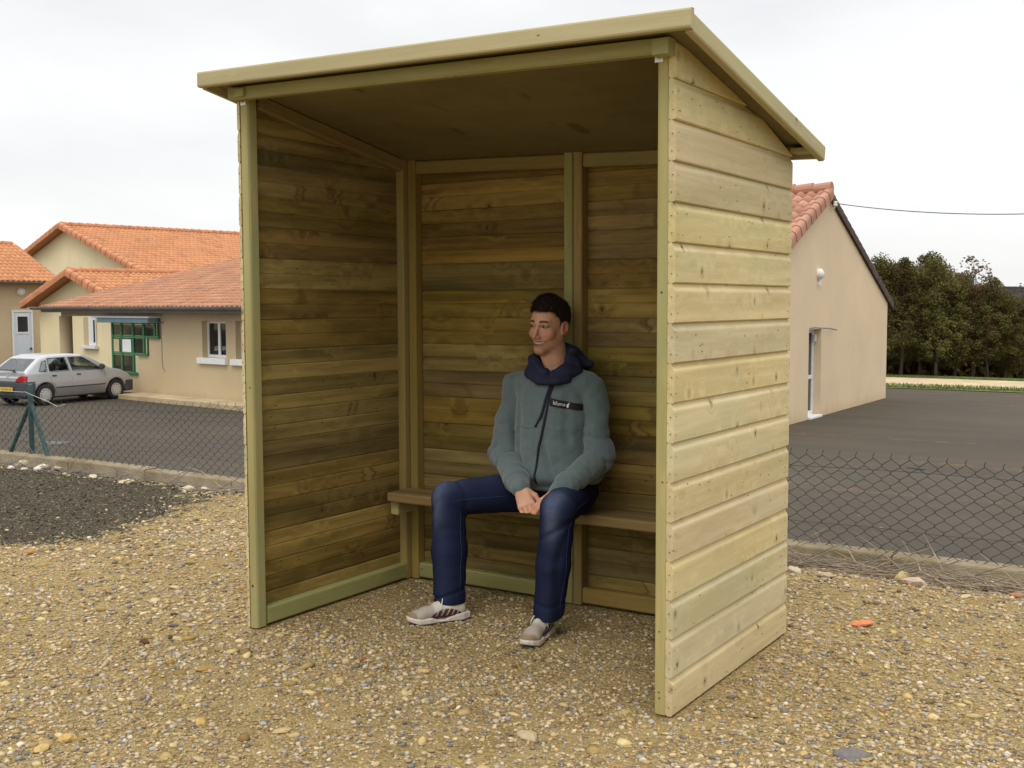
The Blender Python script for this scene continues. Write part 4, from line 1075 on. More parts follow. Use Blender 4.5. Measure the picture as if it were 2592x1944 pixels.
# --- B: large gabled building behind
Bb = blocal('large_gabled_building', 'large pale yellow building with a long orange tiled gable roof behind the low ones')
tB = 27.5; sB, zB = -53.55, 5.62; slb = .335; hwB = 9.6; kb_ = math.hypot(1, slb)
mb = MB(); poly_prism(mb, [(sB-hwB, LZ), (sB-hwB, zB-slb*hwB-.15), (sB, zB-.15), (sB+hwB, zB-slb*hwB-.15), (sB+hwB, LZ)], tB, tB+.3)
quadbox(mb, sB+hwB-.3, sB+hwB, tB+.3, tB+44, LZ, zB-slb*hwB-.2)
mb.build('wall', M['yellow'], Bb)
for sg in (-1, 1):
    e = (sB+sg*(hwB+.5), tB-.35, zB-slb*(hwB+.5)-LZ); Vd = (-sg/kb_, 0, slb/kb_); Wc = (hwB+.5)*kb_
    rf = tile_roof('roof', Bb, np.array(e), (0, 1, 0), 46, Vd, Wc, .26, .42, M['tile_new'], seed=15+sg)
    slab('roof_deck', rf, e, (0, 1, 0), 46, Vd, Wc, M['tile_edge'], .12)
    verge(rf, (e[0], tB-.42, e[2]), Vd, Wc, M['tile_edge'], .17, side=(0, 1, 0), step=.5)
mb = MB()
for i in range(92): mb.tube([(sB, tB-.4+i*.5, zB-LZ+.04), (sB, tB-.4+(i+1)*.5+.04, zB-LZ+.02)], [.16, .14], 8)
mb.build('ridge_tiles', M['tile_edge'], Bb)

# ------------------------------------------------------------------ right hand gabled building
Rb = empty('gabled_building', (-4.76, 23.5, LZ), 0, 'pinkish beige rendered gable building with pink tiled roof and a narrow glazed side door', 'building')
hy = 5.62; zpk = 4.02; slr = .445; zev = zpk-slr*hy; kr = math.hypot(1, slr)
dy0, dy1, dzt = -1.33, -.39, 2.09     # door opening in local y
mb = MB()
def gwall(pts, x0=-.3, x1=0.0):
    n = len(pts); V = [(x1, y, z) for y, z in pts]+[(x0, y, z) for y, z in pts]
    mb.raw(V, [tuple(range(n)), tuple(range(2*n-1, n-1, -1))]+[((i+1) % n, i, n+i, n+(i+1) % n) for i in range(n)])
zt_ = lambda y: (zpk-LZ-.10)-slr*abs(y)
gwall([(-hy, 0), (dy0, 0), (dy0, zt_(dy0)), (-hy, zt_(hy))])
gwall([(dy0, dzt), (dy1, dzt), (dy1, zt_(dy1)), (dy0, zt_(dy0))])
gwall([(dy1, 0), (hy, 0), (hy, zt_(hy)), (0, zt_(0)), (dy1, zt_(dy1))])
mb.box(-8.0, -.3, -hy, -hy+.3, 0, zt_(hy)); mb.box(-8.0, -.3, hy-.3, hy, 0, zt_(hy)); gwall([(-hy, 0), (hy, 0), (hy, zt_(hy)), (0, zt_(0)), (-hy, zt_(hy))], -8.3, -8.0)
mb.build('wall', M['pink'], Rb)
for sg in (-1, 1):
    ov = .45; e = (-8.5, sg*(hy+ov), zpk-LZ-slr*(hy+ov)); Vd = (0, -sg/kr, slr/kr); Wc = (hy+ov)*kr
    rf = tile_roof('roof', Rb, np.array(e), (1, 0, 0), 8.5, Vd, Wc, .25, .36, M['tile_pink'], seed=25+sg, amp=.05)
    slab('roof_deck', rf, (e[0], e[1], e[2]), (1, 0, 0), 8.52, Vd, Wc, M['dark_tile'], .11)
    if sg < 0: verge(rf, (.02, e[1], e[2]), Vd, Wc, M['tile_pink'], .11, side=(1, 0, 0), step=.36)
    else: verge(rf, (-.02, e[1], e[2]), Vd, Wc, M['dark_tile'], .09, side=(1, 0, 0), step=.36)
mb = MB()
for i in range(19): mb.tube([(.08-i*.45, 0, zpk-LZ+.07), (.08-(i+1)*.45-.04, 0, zpk-LZ+.05)], [.15, .13], 12)
mb.build('ridge_tiles', M['tile_pink'], Rb)
# glazed door set back in its opening
mb = MB(); xd0, xd1 = -.24, -.18
for q in ((dy0, dy0+.09, 0.03, dzt), (dy1-.09, dy1, .03, dzt), (dy0+.09, dy1-.09, dzt-.09, dzt), (dy0+.09, dy1-.09, .03, .14), (dy0+.09, dy1-.09, .90, .99)):
    mb.box(xd0, xd1, q[0]+.001, q[1]-.001, q[2], q[3]-.001, .006)
dd = mb.build('door', M['white'], Rb)
mb = MB(); mb.box(-.215, -.21, dy0+.09, dy1-.09, .14, dzt-.09); mb.build('pane', M['glass'], dd)
mb = MB(); mb.box(-.9, -.85, dy0-.6, dy1+.6, 0, dzt+.2); mb.build('dark_room', M['interior'], dd)
mb = MB(); mb.box(-.178, .06, dy0+.02, dy1-.02, -.02, .05, .01); mb.build('doorstep', M['white'], dd)
mb = MB(); mb.box(-.17, -.10, dy1-.12, dy1-.05, dzt-.30, dzt-.14, .01); mb.build('door_closer', M['white'], dd)
mb = MB(); mb.tube([(.0, dy0+.05, dzt+.03), (.10, dy0+.2, dzt+.04), (.10, dy1+.35, dzt+.0), (.08, dy1+.95, dzt-.05)], .014, 6); mb.build('awning_bar', M['gutter'], Rb)
# wall lamp
mb = MB(); mb.lathe((0, -.70, 2.03-LZ), (1, 0, 0), [(.13, 0), (.13, .04), (.11, .09), (.05, .13)], 20); lm = autosmooth(mb.build('wall_lamp', M['lampglass'], Rb))
mb = MB(); mb.box(0, .07, -.73, -.67, 1.77-LZ, 1.88-LZ, .01); mb.build('lamp_socket', M['lampglass'], lm)
# cable bracket
mb = MB(); mb.tube([(0, .15, 3.62-LZ), (.10, .15, 3.62-LZ), (.12, .15, 3.72-LZ)], .02, 6); mb.lathe((.12, .15, 3.66-LZ), (0, 0, 1), [(.045, 0), (.06, .03), (.045, .06), (.06, .09), (.03, .12)], 10); mb.build('cable_bracket', M['lampglass'], Rb)
# overhead cable
mb = MB(); a = Vector((-4.64, 23.65, 3.73)); c_ = Vector((-.38, 22.97, 3.24)); b = Vector((6.5, 21.9, 3.9)); pts = []
for i in range(41):
    u = i/40; x = a.x+(b.x-a.x)*u; y = a.y+(b.y-a.y)*u
    # parabola through the three heights
    uc = (c_.x-a.x)/(b.x-a.x); A2 = ((c_.z-a.z)-(b.z-a.z)*uc)/(uc*uc-uc); z = a.z+(b.z-a.z-A2)*u+A2*u*u
    pts.append((x, y, z))
mb.tube(pts, .011, 6); tag(mb.build('overhead_cable', M['darkmetal']), 'thin black cable running across the sky from the top of the gable', 'cable')
# sunken drain
mb = MB(); mb.lathe((-15.97, 10.25, LZ+.004), (0, 0, 1), [(.28, 0), (.27, .012)], 24); dr = mb.build('drain_cover', M['darkmetal']); tag(dr, 'small dark round drain cover in the asphalt car park', 'drain cover')
# ------------------------------------------------------------------ signed distance helpers (numpy)
def smin(a, b, k):
    h = np.clip(.5+.5*(b-a)/k, 0, 1); return b*(1-h)+a*h-k*h*(1-h)
def smax(a, b, k): return -smin(-a, -b, k)
def sd_box(P, c, h, r=0.0):
    q = np.abs(P-np.array(c))-(np.array(h)-r); return np.linalg.norm(np.maximum(q, 0), axis=1)+np.minimum(q.max(1), 0)-r
def sd_cap(P, a, b, ra, rb=None):
    rb = ra if rb is None else rb; a = np.array(a, float); b = np.array(b, float); d = b-a
    t = np.clip(((P-a)@d)/(d@d), 0, 1); return np.linalg.norm(P-a-t[:, None]*d, axis=1)-(ra+(rb-ra)*t)
def sd_ell(P, c, r, R=None):
    q = P-np.array(c)
    if R is not None: q = q@np.array(R)
    r = np.array(r, float); k0 = np.linalg.norm(q/r, axis=1); k1 = np.linalg.norm(q/(r*r), axis=1); return k0*(k0-1)/np.maximum(k1, 1e-6)
def surface(fn, lo, hi, h, B=8, band=1.35):
    """surface nets on a sparse grid; fn(P)->d. returns verts, quads"""
    lo = np.array(lo, float); n = (np.ceil((np.array(hi)-lo)/h/B).astype(int))*B
    nb = n//B; bi = np.stack(np.meshgrid(*[np.arange(k) for k in nb], indexing='ij'), -1).reshape(-1, 3)
    cd_ = fn((lo+(bi+.5)*B*h).astype(np.float64)); near = np.abs(cd_) < B*h*band
    D_ = np.repeat(np.repeat(np.repeat(np.sign(cd_).reshape(nb), B, 0), B, 1), B, 2).astype(np.float32)*h
    off = np.stack(np.meshgrid(*[np.arange(B)]*3, indexing='ij'), -1).reshape(-1, 3)
    sel = bi[near]
    for s0 in range(0, len(sel), 400):
        b_ = sel[s0:s0+400]; I = (b_[:, None]*B+off[None]).reshape(-1, 3); v = fn(lo+I*h)
        D_[I[:, 0], I[:, 1], I[:, 2]] = v
    S = D_ < 0; nx, ny, nz__ = n
    c = np.zeros((nx-1, ny-1, nz__-1), np.int8)
    for dx in (0, 1):
        for dy in (0, 1):
            for dz in (0, 1): c += S[dx:nx-1+dx, dy:ny-1+dy, dz:nz__-1+dz]
    act = np.argwhere((c > 0) & (c < 8)); idx = np.full(c.shape, -1, np.int32); idx[tuple(act.T)] = np.arange(len(act))
    acc = np.zeros((len(act), 3)); cnt = np.zeros(len(act))
    cor = [(a, b, d) for a in (0, 1) for b in (0, 1) for d in (0, 1)]
    for i, a in enumerate(cor):
        for b in cor[i+1:]:
            if sum(abs(a[k]-b[k]) for k in range(3)) != 1: continue
            da = D_[tuple((act+a).T)]; db = D_[tuple((act+b).T)]; m = (da < 0) != (db < 0)
            t = np.where(m, da/np.where(m, da-db, 1), 0); p = np.array(a)+t[:, None]*(np.array(b)-np.array(a)); acc[m] += p[m]; cnt[m] += 1
    V = lo+(act+acc/np.maximum(cnt, 1)[:, None])*h
    Fs = []
    for ax in range(3):
        o1, o2 = [(1, 2), (2, 0), (0, 1)][ax]
        sl0 = [slice(None)]*3; sl1 = [slice(None)]*3; sl0[ax] = slice(0, -1); sl1[ax] = slice(1, None)
        A_ = S[tuple(sl0)]; B_ = S[tuple(sl1)]; e = np.argwhere(A_ != B_); 
        e = e[(e[:, o1] > 0) & (e[:, o2] > 0) & (e[:, o1] < n[o1]-1) & (e[:, o2] < n[o2]-1)]
        u1 = np.zeros(3, int); u1[o1] = 1; u2 = np.zeros(3, int); u2[o2] = 1
        q = np.stack([idx[tuple((e-u1-u2).T)], idx[tuple((e-u2).T)], idx[tuple(e.T)], idx[tuple((e-u1).T)]], 1)
        fl = A_[tuple(e.T)]; q = np.where(fl[:, None], q, q[:, ::-1]); q = q[(q >= 0).all(1)]; Fs.append(q)
    return V, np.concatenate(Fs)

# ------------------------------------------------------------------ parked hatchback
car = empty('parked_car', (-24.34, 15.30, LZ), -math.radians(-3.0)*0, 'silver grey five door hatchback parked at the left in front of the school', 'car')
# local axes: +y forward, +x right hand side; near rear wheel contact at (+.69, 0)
car.rotation_euler = (0, 0, math.radians(2.9))
def prof_top(y):   # roof line of the side view, y measured from the rear axle
    return np.interp(y, [-.62, -.60, -.56, -.30, -.05, .25, .9, 1.35, 1.62, 2.22, 2.62, 2.88, 3.02, 3.06], [.42, .80, .93, 1.13, 1.30, 1.365, 1.375, 1.345, 1.24, .93, .85, .74, .60, .45])
def shell(P):
    y, z = P[:, 1], P[:, 2]; x = np.abs(P[:, 0])
    top_ = prof_top(y)
    sl2 = .72
    d = (z-top_)*sl2
    hw_ = np.interp(z, [.2, .45, .62, .86, 1.36], [.72, .79, .795, .755, .575]); hw_ = hw_-.10*np.clip((y-2.35)/.75, 0, 1)**2-.07*np.clip((-.15-y)/.5, 0, 1)**2
    d = smax(d, (x-hw_)*.95, .07)
    d = smax(d, .20-z, .05); d = smax(d, -.60-y+.10*np.clip((.5-z), 0, 1), .05); d = smax(d, y-3.05, .06)
    return d
WB = 2.385
def car_fn(P):
    d = shell(P); x = np.abs(P[:, 0])
    for yc in (0, WB):
        r = np.sqrt((P[:, 1]-yc)**2+(P[:, 2]-.29)**2)-.335; d = np.maximum(d, -np.maximum(r, .50-x))
    # hollow cabin
    inner = np.maximum(shell(P)+.045, .55-P[:, 2]); inner = np.maximum(inner, np.maximum(P[:, 1]-2.15, -.52-P[:, 1]))
    d = np.maximum(d, -inner)
    # window openings: sides
    y, z = P[:, 1], P[:, 2]
    def side(pts):
        # convex polygon in (y,z)
        m = -1e9*np.ones(len(P)); n_ = len(pts)
        for i in range(n_):
            a = pts[i]; b = pts[(i+1) % n_]; ex, ez = b[0]-a[0], b[1]-a[1]; L = math.hypot(ex, ez); m = np.maximum(m, ((y-a[0])*ez-(z-a[1])*ex)/L)
        return m
    for w in SIDEW: d = np.maximum(d, -np.maximum(side(w)+.012, .45-x))
    # rear window and windscreen
    d = np.maximum(d, -np.maximum(np.maximum(np.abs(z-1.09)-.15, x-np.interp(z, [.9, 1.3], [.60, .50])), y+.02))
    d = np.maximum(d, -np.maximum(np.maximum(np.abs(z-1.14)-.16, x-np.interp(z, [.9, 1.3], [.62, .50])), 1.35-y))
    return d
SIDEW = [[(-.14, .91), (.13, .91), (.20, .93), (.13, 1.22), (.04, 1.20)][::1], [(.17, .91), (.83, .91), (.76, 1.275), (.19, 1.265)], [(.92, .91), (1.93, .90), (1.42, 1.22), (1.30, 1.27), (.86, 1.275)]]
SIDEW[0] = [(-.15, .93), (.10, .91), (.13, 1.22), (.0, 1.17)]
SIDEW = [w if sum((w[(i+1) % len(w)][0]-w[i][0])*(w[(i+1) % len(w)][1]+w[i][1]) for i in range(len(w))) < 0 else w[::-1] for w in SIDEW]
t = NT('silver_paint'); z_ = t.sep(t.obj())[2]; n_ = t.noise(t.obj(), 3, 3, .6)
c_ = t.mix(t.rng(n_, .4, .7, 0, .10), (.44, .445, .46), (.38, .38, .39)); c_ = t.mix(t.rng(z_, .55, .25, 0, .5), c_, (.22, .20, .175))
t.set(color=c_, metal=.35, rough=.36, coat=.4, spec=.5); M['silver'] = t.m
M['plastic'] = plain('dark_bumper_plastic', (.055, .058, .066), .6, .15, 8)
M['tyre'] = plain('tyre_rubber', (.022, .022, .022), .85, .2, 20, .3)
M['hub'] = plain('hub_cap', (.52, .52, .50), .4, .08, 10, metal=.3)
M['red'] = plain('red_lamp', (.50, .02, .02), .2, .15, 20); M['plate'] = plain('yellow_plate', (.75, .47, .02), .5, .08, 20)
M['seat'] = plain('seat_fabric', (.10, .11, .13), .9, .2, 9)
def car_trim(P):   # bumper and lower trim get the dark plastic
    y, z = P[:, 1], P[:, 2]; return ((y < -.30) & (z < .66-.0*y)) | ((y > 2.74) & (z < .56))
V, F = surface(car_fn, (-.86, -.72, .10), (.86, 3.16, 1.46), .0215)
cen = V[F].mean(1); mi = np.where(((cen[:, 1] < -.06) & (cen[:, 2] < .56+.1*(cen[:, 1] < -.2)) & ((cen[:, 1] < -.33))) | ((cen[:, 1] > 2.72) & (cen[:, 2] < .52)), 1, 0)
body = mesh_obj('body', V, F, None, car, True, None, [M['silver'], M['plastic']], mi)
def xw(y, z): # half width at this height
    P = np.stack([np.linspace(.3, .9, 241), np.full(241, y), np.full(241, z)], 1); d = shell(P); return float(P[np.argmin(np.abs(d)), 0])
def panel(name, pts, mat, off=.004, th=.006, sides=(1, -1), parent=None):
    for s in sides:
        mb = MB(); n = len(pts); V = [(s*(xw(y, z)+off), y, z) for y, z in pts]+[(s*(xw(y, z)+off-th), y, z) for y, z in pts]
        f = [tuple(range(n)), tuple(range(2*n-1, n-1, -1))]+[((i+1) % n, i, n+i, n+(i+1) % n) for i in range(n)]
        mb.raw(V, f); o = mb.build(name, mat, parent or car)
    return o
for w in SIDEW: panel('side_window', w, M['car_glass'], -.008)
def strip_(name, p, mat, w=.012, sides=(1, -1), off=.004):
    for s in sides:
        mb = MB(); mb.tube([(s*(xw(y, z)+off), y, z) for y, z in p], w, 6); mb.build(name, mat, car)
for w in SIDEW: strip_('window_seal', w+[w[0]], M['plastic'], .009)
# side rubbing strip, door handles, door gaps, mirrors
strip_('rubbing_strip', [(.33+.25*i, .475) for i in range(7)]+[(1.98, .475)], M['plastic'], .019)
for y in (.30, 1.10):
    for s in (1, -1):
        mb = MB(); X0 = xw(y, .80); mb.box(s*X0-.012, s*X0+.016, y-.065, y+.065, .775, .815, .006, ax=1); mb.build('door_handle', M['plastic'], car)
strip_('door_gap', [(.86, .90), (.865, .7), (.87, .5), (.87, .28)], M['plastic'], .0035, off=.0)
strip_('door_gap', [(1.97, .86), (1.99, .7), (1.99, .5), (1.97, .30)], M['plastic'], .0035, off=.0)
strip_('door_gap', [(.17, .90), (.16, .75), (.20, .63), (.30, .56), (.36, .42), (.36, .28)], M['plastic'], .0035, off=.0)
for s in (1, -1):
    mb = MB(); mb.lathe((s*.82, 1.86, .975), (0, 1, 0), [(.02, -.06), (.075, -.05), (.085, 0), (.06, .06), (.02, .09)], 14); mb.tube([(s*.70, 1.86, .93), (s*.82, 1.87, .96)], .025, 8); mi_ = mb.build('wing_mirror', M['plastic'], car); autosmooth(mi_)
# rear glass, windscreen
def back_panel(name, x0, z0, z1, x1, mat, front=False, off=.004):
    ys = []
    def yy(x, z):
        g = np.linspace(1.2, 3.1, 700) if front else np.linspace(.6, -.75, 700); P = np.stack([np.full(700, x), g, np.full(700, z)], 1); d = shell(P); k = np.argmax(d > 0); return g[k]
    V = []; nx = 9; 
    for j in range(5):
        z = z0+(z1-z0)*j/4; w = x0+(x1-x0)*j/4
        for i in range(nx): x = -w+2*w*i/(nx-1); V.append((x, yy(x, z)+(off if front else -off), z))
    f = [(j*nx+i, j*nx+i+1, (j+1)*nx+i+1, (j+1)*nx+i) for j in range(4) for i in range(nx-1)]
    return mesh_obj(name, V, f, mat, car, True)
back_panel('rear_window', .62, .925, 1.255, .53, M['car_glass'], off=-.01)
back_panel('windscreen', .64, .96, 1.31, .52, M['car_glass'], True, -.01)
mb = MB(); mb.tube([(.26, -.605, .965), (-.08, -.595, .985), (-.30, -.595, .975)], [.022, .012, .007], 6); mb.lathe((.27, -.575, .96), (0, -1, 0), [(.05, 0), (.045, .03), (.02, .04)], 12); mb.build('rear_wiper', M['plastic'], car)
# tail lights, bumpers, plate
for s in (1, -1):
    def lp(x, z):
        g = np.linspace(.3, -.75, 800); P = np.stack([np.full(800, x), g, np.full(800, z)], 1); return g[np.argmax(shell(P) > -.0)]
    mb = MB(); mb.cur = 0; out = [(.36, .675), (.41, .74), (.50, .80), (.62, .83), (.74, .82), (.745, .675)]
    V = [(s*x, lp(min(x, .66), z)-.030+(0 if x < .7 else .045), z) for x, z in out]; V += [(x, y+.05, z) for x, y, z in V]; n = len(out)
    mb.raw(V, [tuple(range(n)), tuple(range(2*n-1, n-1, -1))]+[((i+1) % n, i, n+i, n+(i+1) % n) for i in range(n)]); mb.build('tail_lamp', M['red'], car)
def fn_b(P):
    x, y, z = np.abs(P[:, 0]), P[:, 1], P[:, 2]; d = shell(P*np.array([1, 1, 0])+np.array([0, 0, .60]))-.025
    d = smax(d, np.abs(z-.46)-.185, .03); return smax(d, y+.34, .01)
V, F = surface(fn_b, (-.9, -.8, .20), (.9, -.25, .72), .018); mesh_obj('rear_bumper', V, F, M['plastic'], car, True)
def fn_f(P):
    x, y, z = np.abs(P[:, 0]), P[:, 1], P[:, 2]; d = shell(P*np.array([1, 1, 0])+np.array([0, 0, .50]))-.022
    d = smax(d, np.abs(z-.38)-.16, .03); return smax(d, 2.72-y, .01)
V, F = surface(fn_f, (-.9, 2.6, .16), (.9, 3.2, .62), .02); mesh_obj('front_bumper', V, F, M['plastic'], car, True)
mb = MB(); mb.box(-.255, .265, -.655, -.640, .40, .51, .003); pl = mb.build('number_plate', M['plate'], car)
mb = MB()
for q, w in ((-.17, .02), (-.12, .02), (-.07, .02), (.0, .03), (.06, .02), (.14, .02), (.19, .025)): mb.box(q-w*.5, q+w*.5, -.6575, -.6545, .425, .485)
mb.build('plate_marks', M['darkmetal'], pl)
mb = MB(); mb.lathe((0, -.60, .80), (0, -1, 0), [(.03, 0), (.03, .012), (.01, .015)], 12); mb.build('badge', M['hub'], car)
# underbody, seats
mb = MB(); mb.box(-.62, .62, .36, 2.0, .17, .24, .02); mb.box(-.45, .45, -.50, .36, .20, .28, .02); mb.box(-.45, .45, 2.0, 2.9, .18, .26, .02); mb.build('underbody', M['plastic'], car)
for x in (-.34, .34):
    mb = MB(); mb.box(x-.22, x+.22, .92, 1.06, .55, 1.06, .05, ax=2); mb.box(x-.12, x+.12, .93, 1.02, 1.08, 1.22, .03, ax=2); mb.box(x-.22, x+.22, 1.06, 1.5, .56, .66, .03, ax=1); mb.build('seat', M['seat'], car)
mb = MB(); mb.box(-.55, .55, .12, .24, .55, .98, .05, ax=0); mb.build('rear_seat', M['seat'], car)
mb = MB(); mb.box(-.62, .62, 1.75, 2.1, .72, .90, .06, ax=0); mb.build('dashboard', M['plastic'], car)
# wheels
for s in (1, -1):
    for yc in (0, WB):
        w = bpy.data.objects.new('wheel', None); COL.objects.link(w); w.parent = car; w.location = (s*.695, yc, .285); 
        mb = MB(); mb.lathe((-s*.09, 0, 0), (s, 0, 0), [(.19, 0), (.262, .0), (.284, .02), (.287, .09), (.284, .155), (.262, .175), (.195, .178), (.185, .16)], 36); autosmooth(mb.build('tyre', M['tyre'], w), 40)
        mb = MB(); mb.lathe((s*.062, 0, 0), (s, 0, 0), [(.188, 0), (.186, .016), (.15, .028), (.08, .022), (.03, .030)], 36); rm = autosmooth(mb.build('hub_cap', M['hub'], w), 40)
        mb = MB()
        for k in range(12):
            a = 2*math.pi*k/12; mb.lathe((s*.080, math.cos(a)*.145, math.sin(a)*.145), (s, 0, 0), [(.016, 0), (.016, .0125)], 8)
        mb.build('vent_holes', M['tyre'], w)
# ------------------------------------------------------------------ trees beyond the car park
def make_crown(seed, h, w, n, base=.30, leaf=.085, dens=1.0, top_sparse=.0):
    r = np.random.default_rng(seed)
    # limbs: clump centres inside an uneven ovoid
    nc = int(105*dens); C = []
    while len(C) < nc:
        u = r.uniform(base, 1.0); q_ = (u-base)/(1-base); rad = w*.5*min(1, (q_/.16+.15)**.5)*(1-.88*q_**1.7)
        a = r.uniform(0, 6.283); q = rad*math.sqrt(r.uniform(.05, 1)); C.append((math.cos(a)*q, math.sin(a)*q, u*h))
    C = np.array(C); C[:, :2] += r.normal(0, .16, (len(C), 2)); cs = r.uniform(.10, .30, len(C))*w/2.2
    per = max(4, n//len(C)); P = []; T = []
    for c, s in zip(C, cs):
        m = int(per*r.uniform(.5, 1.5)); d = r.normal(0, 1, (m, 3)); d /= np.linalg.norm(d, axis=1)[:, None]
        d *= (r.uniform(.3, 1, m)**.5)[:, None]*s; d[:, 2] *= 1.15; P.append(c+d)
        b = r.uniform(0, 1); T.append(np.stack([np.clip(b*.6+r.uniform(0, .4, m), 0, 1), r.uniform(0, 1, m), r.uniform(0, 1, m)], 1))
    P = np.concatenate(P); T = np.concatenate(T); m = len(P)
    a = r.normal(0, 1, (m, 3)); a /= np.linalg.norm(a, axis=1)[:, None]; b = np.cross(a, r.normal(0, 1, (m, 3))); b /= np.linalg.norm(b, axis=1)[:, None]
    L = leaf*r.uniform(.6, 1.4, m)[:, None]
    V = np.stack([P-a*L*.6, P+b*L*.38, P+a*L*.75, P-b*L*.38], 1).reshape(-1, 3); F = np.arange(m*4).reshape(-1, 4)
    return V, F, np.repeat(T, 4, 0), C
def make_tree(name, seed, h, w, n, leafmat, base=.3, leaf=.085, dens=1.0, tr=.07, straight=.05):
    root = bpy.data.objects.new(name, None); COL.objects.link(root)
    V, F, T, C = make_crown(seed, h, w, n, base, leaf, dens)
    mesh_obj('crown', V, F, leafmat, root, False, {'tint': T})
    r = random.Random(seed); mb = MB(); pts = []; x = y = 0
    for i in range(7):
        pts.append((x, y, h*.93*i/6-(.3 if i == 0 else 0))); x += r.gauss(0, straight); y += r.gauss(0, straight)
    mb.tube(pts, [tr, tr*.85, tr*.7, tr*.55, tr*.4, tr*.25, tr*.12], 7)
    idx = list(range(len(C))); r.shuffle(idx)
    for i in idx[:22]:
        c = Vector(C[i]); k = max(1, min(5, int(c.z/h*6*.72))); a = Vector(pts[k]); m_ = (a+c)/2+Vector((r.gauss(0, .08), r.gauss(0, .08), .05))
        mb.tube([a, m_, c], [tr*.32, tr*.2, tr*.07], 5, cap=False)
    mb.build('trunk', M['bark'], root)
    return root
protos = [make_tree('broadleaf_tree', 101+i, hh, ww, nn, M[lm], bs, .055, dn, trr) for i, (hh, ww, nn, lm, bs, dn, trr) in enumerate((
    (5.0, 2.5, 15000, 'leaf', .20, 1.2, .07), (4.9, 2.2, 13000, 'leaf', .25, 1.1, .06), (5.2, 2.3, 13000, 'leaf', .28, 1.1, .07), (4.6, 2.6, 14000, 'leaf', .18, 1.2, .06), (4.7, 2.1, 12000, 'leaf_brown', .25, 1.0, .05)))]
thin = make_tree('sparse_tree', 140, 5.7, 1.9, 900, M['leaf_pale'], .45, .085, .8, .05)
used = set()
def put(proto, x, y, s, rz, label, group='trees at the edge of the wood'):
    if proto in used: t = copy_tree(proto)
    else: t = proto; used.add(proto)
    t.location = (x, y, float(tz(0.0, y))-.05); t.scale = (s*1.12, s*1.12, s*.875*rnd.uniform(.94, 1.06)); t.rotation_euler = (0, 0, rz)
    tag(t, label, 'tree', group); return t
def px_x(u, d):   # world xy on the viewing column u (0..2212) at forward distance d
    k = (u*2592/2212-1296)/2836
    p = Vector((CAM.x, CAM.y, 0))+Vector((Fv.x, Fv.y, 0))*d+Vector((R2.x, R2.y, 0))*k*d; return p.x, p.y
front = [(1905, 0, 1.00, 'dark green tree partly hidden behind the right corner of the gable building'), (1945, 1, .98, 'rounded green tree just right of the gable building corner'), (1985, 2, .90, 'brownish green tree third from the gable corner in the front row'),
         (2022, 0, .94, 'dense green tree in the middle of the visible wood edge'), (2060, 3, .90, 'low broad green tree left of the thin sparse tree'), (2098, 4, .90, 'brownish tree directly below the thin sparse tree'),
         (2135, 1, .83, 'green tree just right of the thin sparse tree'), (2170, 2, .72, 'short russet tree near the right edge of the picture'), (2208, 3, .68, 'lowest green tree at the right edge of the picture')]
for u, k, s, lb in front:
    x, y = px_x(u, 41.5+rnd.uniform(-.6, .6)); put(protos[k], x, y, s, rnd.uniform(0, 6), lb)
x, y = px_x(2102, 43.3); put(thin, x, y, .98, 1.0, 'thin sparse tree rising above the others against the sky')
x, y = px_x(2210, 43.6); put(thin, x, y, .74, 2.0, 'bare thin tree top at the far right edge')
back = [(1890, 45), (1925, 44.5), (1966, 44.2), (2004, 45), (2043, 44.4), (2080, 45), (2118, 44.6), (2155, 44.3), (2192, 45), (2228, 44), (1950, 47.5), (1990, 48), (2035, 48), (2075, 48), (2120, 48), (2165, 48), (2205, 48)]
for i, (u, d) in enumerate(back):
    x, y = px_x(u, d+rnd.uniform(-.4, .4)); s = (1.08 if u < 2060 else .95 if u < 2140 else .80)*rnd.uniform(.92, 1.04)
    put(protos[(i*2+1) % 5], x, y, s, rnd.uniform(0, 6), 'dark tree in the rows behind the front trees of the wood', 'trees deeper in the wood')
# undergrowth and deeper wood as one mass
r = np.random.default_rng(5); n = 26000
x = r.uniform(-14, 9, n); d = r.uniform(0, 12, n); y = 43.0+d+(x+5)*.62
hgt = r.uniform(0, 1, n)**1.3*np.where(x < 0, 3.6, 2.6)*np.clip(d/3, .25, 1)
P = np.stack([x, y, tz(x, y)+hgt], 1); a = r.normal(0, 1, (n, 3)); a /= np.linalg.norm(a, axis=1)[:, None]; b = np.cross(a, r.normal(0, 1, (n, 3))); b /= np.linalg.norm(b, axis=1)[:, None]
L = r.uniform(.10, .26, n)[:, None]
V = np.stack([P-a*L, P+b*L*.6, P+a*L, P-b*L*.6], 1).reshape(-1, 3)
T = np.repeat(r.uniform(0, 1, (n, 3)), 4, 0)
tag(mesh_obj('undergrowth', V, np.arange(n*4).reshape(-1, 4), M['leaf_brown'], None, False, {'tint': T}), 'dark brownish undergrowth filling the wood behind the tree trunks', 'undergrowth', kind='stuff')
